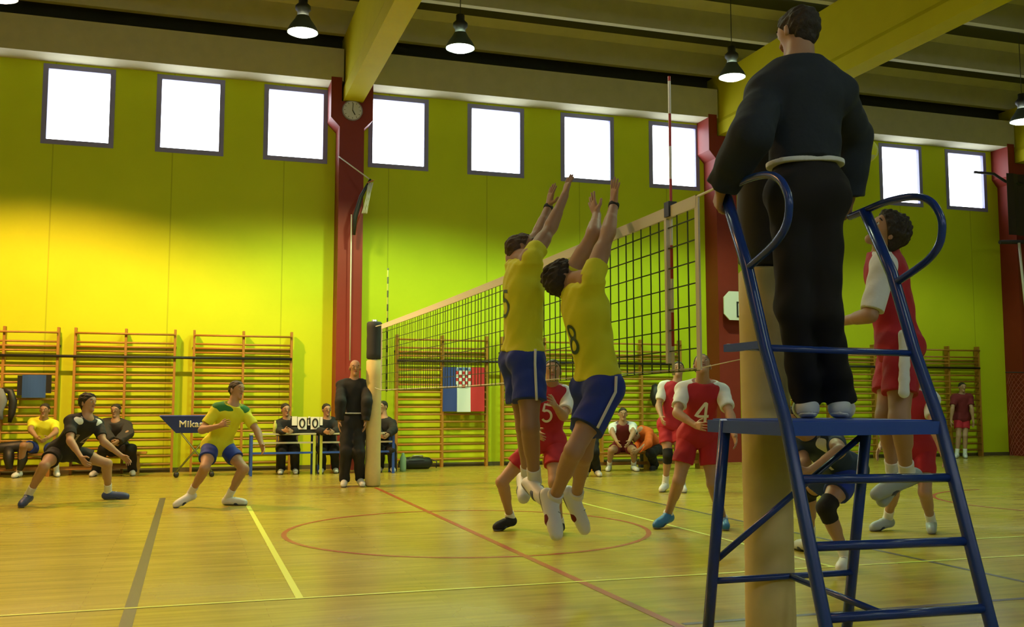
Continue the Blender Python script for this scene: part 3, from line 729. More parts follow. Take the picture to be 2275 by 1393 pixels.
def sdf_object(name, prims, h, m, parent, inf=0.0, cuts=(), spheres=(), label=None):
    lo = np.min([np.minimum(p[0], p[1])-max(p[2], p[3])-inf-.06 for p in prims], 0); hi = np.max([np.maximum(p[0], p[1])+max(p[2], p[3])+inf+.06 for p in prims], 0)
    v = Vol(lo, hi, h)
    for p in prims: v.add(p, inf)
    for c in cuts: v.cut(*c)
    for c in spheres: v.cut_sphere(*c)
    V, F = v.mesh()
    if len(V) == 0: return None
    me = bpy.data.meshes.new(name)
    off = np.array(parent_origin(parent))
    me.vertices.add(len(V)); me.vertices.foreach_set('co', (V-off).astype(np.float32).ravel())
    me.loops.add(F.size); me.loops.foreach_set('vertex_index', F.astype(np.int32).ravel())
    me.polygons.add(len(F)); me.polygons.foreach_set('loop_start', np.arange(0, F.size, 4, dtype=np.int32)); me.polygons.foreach_set('loop_total', np.full(len(F), 4, np.int32))
    me.polygons.foreach_set('use_smooth', np.ones(len(F), bool)); me.update(calc_edges=True); me.validate()
    me.materials.append(m)
    o = bpy.data.objects.new(name, me); scene.collection.objects.link(o); o.parent = parent
    if label: o['label'] = label
    return o
SK = mat('skin', (.37,.215,.135), .55); SK2 = mat('skin_tanned', (.30,.17,.10), .55)
HAIR = mat('dark_hair', (.018,.013,.010), .7, bump=.5, noise=.3, nscale=60); HAIR2 = mat('brown_hair', (.05,.028,.016), .7, bump=.5, noise=.3, nscale=60)
C = {'yellow': mat('yellow_shirt_cloth', (.62,.64,.02), .8, bump=.15), 'blue': mat('blue_shorts_cloth', (.010,.035,.30), .8, bump=.15),
     'red': mat('red_jersey_cloth', (.36,.008,.024), .8, bump=.15), 'white': mat('white_cloth', (.66,.70,.74), .85, bump=.15),
     'black': mat('black_cloth', (.010,.011,.015), .85), 'navy': mat('navy_jacket_cloth', (.010,.018,.032), .85, bump=.2), 'trouser': mat('black_trousers', (.006,.006,.008), .9),
     'darkred': mat('dark_red_cloth', (.13,.008,.015), .85), 'orange': mat('orange_cloth', (.62,.11,.01), .8, bump=.2), 'green': mat('green_yoke_cloth', (.02,.16,.03), .8),
     'libero': mat('dark_blue_jersey', (.012,.03,.07), .8), 'dark': mat('charcoal_jacket', (.022,.020,.022), .85), 'sock': mat('white_socks', (.66,.68,.68), .9),
     'shoe': mat('white_shoe_leather', (.62,.66,.70), .5), 'sole': mat('shoe_sole', (.16,.16,.17), .6), 'shoeblue': mat('bright_blue_shoe', (.02,.16,.42), .5),
     'shoered': mat('red_and_white_shoe', (.55,.30,.30), .5), 'shoenavy': mat('navy_shoe', (.03,.05,.16), .5), 'shoegrey': mat('grey_shoe', (.30,.36,.40), .5),
     'eye': mat('eye_white', (.5,.5,.48), .3), 'iris': mat('dark_iris', (.02,.015,.01), .3), 'lip': mat('lips', (.30,.10,.08), .5), 'pad': mat('black_knee_pad', (.008,.008,.010), .9),
     'num_dark': mat('dark_shirt_number', (.02,.07,.05), .6), 'num_white': mat('white_shirt_number', (.75,.75,.75), .6), 'num_pale': mat('pale_shirt_number', (.25,.22,.20), .6)}
def make_person(key, label, top='yellow', sleeve=None, sl=.62, bottom='blue', bl=.60, socks='sock', shoe='shoe', hair=HAIR, skin=SK, hem=-.07, stripe=None, stripew=.009, sole='sole',
                number=None, numcol='num_dark', numside='front', numh=.20, numlift=.0, kneepad=False, yoke=None, belt=None, watch=None, h=.009, hairlen=0, group=None, palmdir=None,
                spread=.18, curl=.25, armband=None, collar=None, whitehem=False, shoulder_patch=None, sock_len=.30, panel=None, bulk=0.0, headscale=1.0, slim=1.0, trim='shoenavy', name='person', bald=False):
    J = {k: (np.array(v) if isinstance(v, list) else v) for k, v in POSES[key].items()}
    s = J['H']/1.8; sh_ = s*headscale; g_ = s*slim; P, N, Hd = J['P'], J['N'], J['Hd']
    up = unit(N-P); lat = J['SL']-J['SR']; lat = unit(lat-up*(lat@up)); fr = np.cross(lat, up)
    plat = unit(J['HL']-J['HR']); pfr = np.cross(plat, A3(0,0,1)); pfr = unit(pfr)
    low = min(J['AL'][2], J['AR'][2])
    t = thing(name, label, 'person', (float(P[0]), float(P[1]), float(max(0, low-.09))), group)
    M_ = P+.45*(N-P); Cc = P+.80*(N-P)
    # ---------- body, one continuous surface
    B = [prim(J['HL'], J['HR'], .100*g_, k=.03, fr=pfr, sc=1.1)]
    for S in 'LR': B.append(prim(J['H'+S]-pfr*.035*s, J['H'+S]-pfr*.035*s, .092*g_, k=.04))
    hw = lat*.045*s
    for q in (1, -1):
        B.append(prim(P+q*hw, M_+q*hw*.8, .098*g_, .092*g_, k=.05, fr=fr, sc=1.1))
        B.append(prim(M_+q*hw*.8, Cc+q*hw*1.1, .095*g_, .108*s, k=.05, fr=fr, sc=1.1))
    B.append(prim(Cc-up*.02+lat*.05*s, N-up*.03*s, .11*s, .075*s, k=.05, fr=fr, sc=1.2)); B.append(prim(Cc-up*.02-lat*.05*s, N-up*.03*s, .11*s, .075*s, k=.05, fr=fr, sc=1.2))
    trunk = list(B)
    sh = [prim(J['SL']*.93+J['SR']*.07, J['SR']*.93+J['SL']*.07, .056*s, k=.05)]
    for S in 'LR': sh.append(prim(Cc+(J['S'+S]-Cc)*.45, J['S'+S], .085*s, .056*s, k=.05))
    B += sh; trunk += sh
    hu = unit(Hd-N); hf = unit(J['hf']); hu = unit(hu*.35+unit(A3(0,0,1)-hf*hf[2])*.65); hu = unit(hu-hf*(hu@hf)); hr_ = np.cross(hf, hu)
    B.append(prim(N-up*.02, Hd-hu*.05*s-hf*.015*s, .066*s, .059*s, k=.035))
    # head
    B.append(prim(Hd+hu*.035*sh_-hf*.018*sh_, Hd+hu*.030*sh_+hf*.018*sh_, .083*sh_, .080*sh_, k=.02, fr=hr_, sc=1.12))
    B.append(prim(Hd-hu*.025*sh_+hf*.012*sh_, Hd-hu*.085*sh_+hf*.052*sh_, .064*sh_, .030*sh_, k=.025, fr=hr_, sc=1.1))
    B.append(prim(Hd+hf*.088*sh_+hu*.018*sh_, Hd+hf*.102*sh_-hu*.020*sh_, .009*sh_, .012*sh_, k=.012))
    B.append(prim(Hd+hf*.084*sh_+hu*.034*sh_+hr_*.03*sh_, Hd+hf*.084*sh_+hu*.034*sh_-hr_*.03*sh_, .012*sh_, k=.012))
    for q in (1, -1): B.append(prim(Hd+hr_*q*.078*sh_-hf*.008*sh_+hu*.012*sh_, Hd+hr_*q*.080*sh_-hf*.012*sh_-hu*.018*sh_, .014*sh_, k=.008, fr=hr_, sc=1.6))
    limbs = {}
    bend = unit(np.cross(lat, A3(0,0,1)))
    for S in 'LR':
        a, e, w = J['S'+S], J['E'+S], J['W'+S]
        U = [prim(a, e, .054*s, .041*s), prim(a+(e-a)*.3, a+(e-a)*.6, .050*s, .047*s)]
        Fo = [prim(e, w, .041*s, .028*s, k=.02), prim(e+(w-e)*.12, e+(w-e)*.45, .045*s, .036*s, k=.02)]
        hp, k_, an, to = J['H'+S], J['K'+S], J['A'+S], J['B'+S]
        Th = [prim(hp, k_, .090*g_, .058*g_, k=.04), prim(hp+(k_-hp)*.2, hp+(k_-hp)*.55, .088*g_, .076*g_, k=.03)]
        dn = unit(an-k_); fd = unit(to-an); back = -unit(fd-dn*(fd@dn)+1e-6)
        Sn = [prim(k_, an, .056*g_, .036*g_, k=.03), prim(k_+(an-k_)*.18+back*.016*s, k_+(an-k_)*.45+back*.012*s, .054*g_, .046*g_, k=.03)]
        limbs[S] = (U, Fo, Th, Sn); B += U+Fo+Th+Sn
        # foot inside the shoe
        sd = dn-pfr; sd = unit(sd-fd*(sd@fd)) if low > .3 and key in AIR else A3(0,0,-1)
        heel = an+sd*.045*s-fd*.03*s; 
        limbs[S] += (heel, sd, fd)
        B.append(prim(an, heel, .034*s, .030*s, k=.02)); B.append(prim(heel, to, .030*s, .022*s, k=.02))
        # hand: palm, four fingers, thumb
        d = unit(J['T'+S]-w)
        if palmdir is not None: pn = np.array(palmdir, float)
        else: pn = -lat if S == 'L' else lat
        pn = unit(pn-d*(pn@d)+1e-6*A3(1,2,3)); ts = np.cross(d, pn) if S == 'R' else np.cross(pn, d)
        q_ = max(1.0, h*.95/.0085)
        kn = []
        for i, (o_, L_) in enumerate(((.030,.066),(.010,.075),(-.010,.070),(-.028,.054))):
            kp = w+d*(.088-.004*abs(i-1))*s+ts*o_*s; kn.append(kp)
            B.append(prim(w+d*.012*s+ts*o_*.5*s, kp, .016*s, .0115*s, k=.012))
            fdv = unit(d+ts*(o_/.03)*spread); c1, c2 = curl*(1+.15*i), curl*(2.1+.2*i)
            d1 = unit(fdv*math.cos(c1)+pn*math.sin(c1)); d2 = unit(fdv*math.cos(c2)+pn*math.sin(c2))
            m1 = kp+d1*L_*.55*s; m2 = m1+d2*L_*.5*s
            B.append(prim(kp, m1, .0092*s*q_, .0084*s*q_, k=.004)); B.append(prim(m1, m2, .0084*s*q_, .0070*s*q_, k=.003))
        tb = w+d*.022*s+ts*.024*s; t1 = tb+unit(d*.55+ts*.75+pn*.35)*.042*s; t2 = t1+unit(d*.85+ts*.35+pn*.3)*.034*s
        B.append(prim(tb, t1, .015*s, .0105*s*q_, k=.012)); B.append(prim(t1, t2, .0105*s*q_, .0085*s*q_, k=.003))
    sdf_object('body', B, h, skin, t)
    # face parts
    for q in (1, -1):
        e = MB().sphere(tuple(Hd+hf*.079*sh_+hr_*q*.031*sh_+hu*.012*sh_), .0115*sh_, 12, 8).build('eye', C['eye'], t)
        MB().sphere(tuple(Hd+hf*.087*sh_+hr_*q*.031*sh_+hu*.012*sh_), .0065*sh_, 8, 6).build('iris', C['iris'], e)
    for q in (1, -1): MB().tube([tuple(Hd+hf*.088*sh_+hr_*q*.014*sh_+hu*.036*sh_), tuple(Hd+hf*.093*sh_+hr_*q*.032*sh_+hu*.041*sh_), tuple(Hd+hf*.080*sh_+hr_*q*.050*sh_+hu*.036*sh_)], [.004*sh_,.0055*sh_,.003*sh_], 6).build('eyebrow', hair, t)
    MB().tube([tuple(Hd+hf*.080*sh_-hu*.046*sh_+hr_*.024*sh_), tuple(Hd+hf*.090*sh_-hu*.044*sh_), tuple(Hd+hf*.080*sh_-hu*.046*sh_-hr_*.024*sh_)], [.004*sh_,.008*sh_,.004*sh_], 8).build('mouth', C['lip'], t)
    # ---------- hair
    if not bald:
        hl = hairlen
        hp_ = [prim(Hd+hu*.040*sh_-hf*.026*sh_, Hd+hu*.036*sh_+hf*.016*sh_, .087*sh_+hl, .082*sh_+hl, k=.02, fr=hr_, sc=1.10, nz=(.004+hl*.3, 90)),
               prim(Hd+hu*.005*sh_-hf*.045*sh_, Hd-hu*.035*sh_-hf*.04*sh_, .062*sh_+hl, .052*sh_+hl, k=.03, nz=(.004, 90))]
        n = unit(-hu+hf*1.0)
        sdf_object('hair', hp_, h, hair, t, cuts=[(Hd+hu*(.040-hl*.8)*sh_+hf*.045*sh_, n)])
    else:
        hp_ = [prim(Hd+hu*.01*sh_-hf*.035*sh_, Hd+hu*.0*sh_-hf*.03*sh_, .078*sh_, .074*sh_, k=.02, fr=hr_, sc=1.0)]
        sdf_object('cropped_hair', hp_, h, hair, t, cuts=[(Hd+hu*.05*sh_, hu), (Hd-hf*.005*sh_, hf)])
    # ---------- shirt or jacket
    wn_ = (.0035, 34)
    inf = .014+bulk
    def nzp(ps, z=wn_): return [p[:8]+(z,) for p in ps]
    long_ = sl >= .99
    tc_ = (N+up*.03*s, up)
    hc_ = (P+up*hem*s, -up)
    T = [p[:7]+(((tc_,) if abs((p[0]-P)@up) > .3*s and key in RAISED else ())+(hc_,),)+(wn_,) for p in trunk]
    hm = P+up*hem*s
    T.append(prim(N-up*.005*s, J['SL']*.55+N*.45-up*.0*s, .058*s, .05*s, k=.05, nz=wn_)); T.append(prim(N-up*.005*s, J['SR']*.55+N*.45, .058*s, .05*s, k=.05, nz=wn_)); T.append(prim(P-up*.06*s, Cc, .125*g_, .118*s, k=.05, fr=fr, sc=1.15, nz=wn_, cuts=[hc_])); T.append(prim(P+hw*1.3, P-hw*1.3, .115*g_, k=.05, fr=fr, sc=1.05, nz=wn_, cuts=[hc_]))
    def sleeve_prims(S):
        a, e, w = J['S'+S], J['E'+S], J['W'+S]; o = []
        if long_:
            o += [prim(a, e, .062*s, .056*s, k=.03, nz=wn_), prim(a+(e-a)*.6, e, .058*s, .060*s, k=.03), prim(e, e+(w-e)*.5, .061*s, .056*s, k=.03), prim(e, w+(w-e)*.1, .054*s, .046*s, k=.03, nz=(.004, 45), cuts=[(w-(w-e)*.03, unit(w-e))])]
        else:
            L = sl/.62*.70; c = a+(e-a)*L; o += [prim(a, c+(e-a)*.2, .058*s, .051*s, k=.03, nz=wn_, cuts=[(c, unit(e-a))])]
        return o
    sp = {S: sleeve_prims(S) for S in 'LR'}
    cuts = []
    neckc = [(N+hu*.055*s+fr*.045*s, .066*s)]
    topcut = [(N+up*.030*s, up)]
    body_sleeves = [] if sleeve else sp['L']+sp['R']
    shirt = sdf_object('jacket' if long_ else 'shirt', T+body_sleeves, h, C[top], t, inf=inf, cuts=cuts+([] if key in RAISED else topcut), spheres=neckc)
    if sleeve:
        for S in 'LR':
            extra = [prim(N+(J['S'+S]-N)*.42+up*.004, J['S'+S], .060*s, .062*s, k=.03, nz=wn_)]
            sdf_object('sleeve', sp[S]+extra, h, C[sleeve], t, inf=inf+.003, cuts=[] if key in RAISED else topcut, spheres=neckc)
    if yoke:
        for S in 'LR': sdf_object('shoulder_panel', [prim(J['S'+S]+(N-J['S'+S])*.05, N-up*.045*s+lat*(.03 if S == 'L' else -.03)*s, .060*s, .080*s, k=.02)], h, C[yoke], t, inf=inf+.014, cuts=topcut, spheres=neckc)
    if shoulder_patch:
        for S in 'LR': sdf_object('shoulder_patch', [prim(J['S'+S]+(N-J['S'+S])*.15+fr*.02*s, J['S'+S]+(N-J['S'+S])*.45+fr*.02*s, .05*s, .048*s, k=.02)], h, C[shoulder_patch], t, inf=inf+.012, cuts=topcut, spheres=neckc)
    if collar:
        sdf_object('collar', [prim(N-up*.01*s, N+hu*.03*s, .066*s, .062*s, k=.01)], h, C[collar], t, cuts=[(N+hu*.035*s, hu)], spheres=[(N+hu*.05*s, .05*s)])
    # ---------- shorts or trousers
    pants = bl >= .99
    wc = (P+up*max(.10, hem+.03)*s, up)
    K = [prim(J['HL'], J['HR'], .108*g_, k=.03, fr=pfr, sc=1.05, nz=wn_, cuts=[wc]), prim(P, P+up*.09*s, .112*g_, .105*g_, k=.05, fr=fr, sc=1.1, nz=wn_, cuts=[wc])]
    for q in (1, -1): K.append(prim(P+q*hw, P+up*.09*s+q*hw*.8, .10*g_, .098*g_, k=.05, fr=fr, sc=1.1, nz=wn_, cuts=[wc]))
    for S in 'LR':
        hp, k_, an = J['H'+S], J['K'+S], J['A'+S]
        gl = .018 if pants else .035
        K.append(prim(hp-pfr*gl*s, hp-pfr*gl*s, .104*g_ if pants else .098*s, k=.08 if pants else .04, nz=wn_))
        if pants:
            K += [prim(hp, k_, .098*g_, .074*g_, k=.04, nz=(.005, 30)), prim(k_, an+(an-k_)*.1, .074*g_, .064*g_, k=.04, nz=(.006, 30), cuts=[(an+unit(an-k_)*.012*s, unit(an-k_))])]
        else:
            c = hp+(k_-hp)*bl; K.append(prim(hp, c+(k_-hp)*.15, .098*g_, .105*g_, k=.03, nz=wn_, cuts=[(c, unit(k_-hp))]))
    sdf_object('trousers' if pants else 'shorts', K, h, C[bottom], t, inf=.010 if (hem > 0 or pants) else .002)
    if stripe:
        for S in 'LR':
            o_ = plat*(1 if S == 'L' else -1); hp, k_ = J['H'+S], J['K'+S]
            pts = [hp+o_*.128*s+up*.07*s] + [hp+(k_-hp)*u*bl+o_*(.118+.012*u)*s for u in (.1,.4,.7,.98)]
            if stripew > .02: sdf_object('side_stripe', [prim(pts[i], pts[i+1], stripew*s, stripew*1.15*s, k=.01, fr=o_, sc=1.9) for i in range(len(pts)-1)], h, C[stripe], t)
            elif bl < .99: MB().tube([tuple(p) for p in pts], stripew*s, 8).build('side_stripe', C[stripe], t)
    if belt:
        sdf_object('belt', [prim(P+up*.118*s+hw, P+up*.118*s-hw, .122*g_, k=.03, fr=fr, sc=1.1)], h*.7, C[belt], t, inf=.018, cuts=[(P+up*.124*s, up), (P+up*.104*s, -up)])
    if kneepad:
        for S in 'LR':
            hp, k_, an = J['H'+S], J['K'+S], J['A'+S]
            sdf_object('knee_pad', [prim(k_+(hp-k_)*.2, k_, .068*s, .062*s, k=.02, cuts=[(k_+(hp-k_)*.2, unit(hp-k_))]), prim(k_, k_+(an-k_)*.25, .062*s, .058*s, k=.02, cuts=[(k_+(an-k_)*.25, unit(an-k_))])], h, C['pad'], t, inf=.006)
    for S in 'LR':
        k_, an, to = J['K'+S], J['A'+S], J['B'+S]; heel, sd, fd = limbs[S][4:7]
        if not pants: sdf_object('sock', [prim(an+(k_-an)*sock_len, an, .044*s, .040*s, k=.02, cuts=[(an+(k_-an)*sock_len, unit(k_-an))]), prim(an, heel, .040*s, .036*s, k=.02)], min(h, .008), C[socks], t, inf=.004)
        sp_ = [prim(heel, to-fd*.01, .043*s, .036*s, k=.02), prim(an+sd*.01, heel+fd*.01, .044*s, .042*s, k=.02), prim(an+fd*.03+sd*.02*s, to-fd*.05*s, .036*s, .034*s, k=.03)]
        base = heel+sd*.030*s
        ax = unit(np.cross(np.cross(sd, fd), fd)); ax = ax if ax@sd > 0 else -ax
        if low < .2: ax = A3(0,0,-1); base = A3(*heel[:2], .014)
        sdd = sdf_object('shoe', sp_, min(h, .008), C[shoe], t, inf=.004, cuts=[(base, ax)])
        sb_ = base+ax*.013 if low > .2 else A3(*heel[:2], .001)
        if sdd:
            mid = heel*.5+to*.5; sidev = unit(np.cross(fd, ax))
            sdf_object('side_trim', [prim(mid-fd*.03+ax*-.005, mid+fd*.035, .0405*s, .0385*s, k=.0)], min(h, .006), C[trim], sdd, inf=.0075, cuts=[(mid-ax*.018, -ax)])
            lt = an*.35+to*.65-ax*.0
            for q in range(3):
                cpt = an+(to-an)*(.42+.13*q); top_ = cpt-ax*(.036-.006*q)*s
                MB().tube([tuple(top_+sidev*.018*s+ax*.006), tuple(top_), tuple(top_-sidev*.018*s+ax*.006)], .0035*s, 6).build('lace', C['white'] if shoe != 'shoe' else C['shoegrey'], sdd)
        if sdd: sdf_object('sole', [prim(heel, to-fd*.008, .047*s, .040*s, k=.02)], min(h, .007), C[sole], sdd, inf=.004, cuts=[(sb_, ax), (base-ax*.003, -ax)])
    if watch:
        e, w = J['E'+watch], J['W'+watch]; d = unit(w-e)
        sdf_object('wristband', [prim(w-d*.02, w, .034*s, k=0)], min(h, .007), C['black'], t, cuts=[(w+d*.006, d), (w-d*.026, -d)])
    if number and shirt:
        dg_off = parent_origin(shirt)
        me = shirt.data; co = np.empty(len(me.vertices)*3, np.float32); me.vertices.foreach_get('co', co); co = co.reshape(-1,3)+np.array(dg_off)
        tree = BVHTree.FromPolygons([tuple(v) for v in co], [tuple(p.vertices) for p in me.polygons])
        sg = 1 if numside == 'front' else -1
        nrm = fr*sg; right = lat*(-sg)*-1 if sg > 0 else lat*-1
        right = np.cross(up, nrm)           # reading direction seen from outside
        H_ = numh*s; w_ = .6*H_; adv = .78*H_; tot = adv*(len(number)-1)+w_
        c0 = M_+up*(.05+numlift)*s
        for ci, ch in enumerate(number):
            mb = MB()
            for st_ in ribbon_digit(ch):
                pts = []
                for i in range(len(st_)-1):
                    for q in range(5 if len(st_) < 6 else 2):
                        u = q/(5 if len(st_) < 6 else 2); pts.append((st_[i][0]*(1-u)+st_[i+1][0]*u, st_[i][1]*(1-u)+st_[i+1][1]*u))
                pts.append(st_[-1])
                prev = None
                for i in range(len(pts)):
                    a_ = pts[max(i-1, 0)]; b_ = pts[min(i+1, len(pts)-1)]; tx, ty = b_[0]-a_[0], b_[1]-a_[1]; l_ = math.hypot(tx, ty) or 1; ox, oy = -ty/l_*.062, tx/l_*.062
                    row = []
                    for sgn in (-1, -.33, .33, 1):
                        x_ = (pts[i][0]+ox*sgn)*H_+ci*adv-tot/2; y_ = (pts[i][1]+oy*sgn)*H_-H_/2
                        p = c0+right*x_+up*y_+nrm*.5
                        hit = tree.ray_cast(Vector(p), Vector(-nrm))
                        row.append(np.array(hit[0])+nrm*.004 if hit[0] is not None else None)
                    if prev is not None:
                        for q in range(3):
                            qd = [prev[q], prev[q+1], row[q+1], row[q]]
                            if all(z is not None for z in qd): mb.add(qd, [(0,1,2,3)])
                    prev = row
            if mb.f: mb.build('shirt_number', C[numcol], t)
    return t
RAISED = ('B1', 'B2'); AIR = ('B1', 'B2', 'spike')
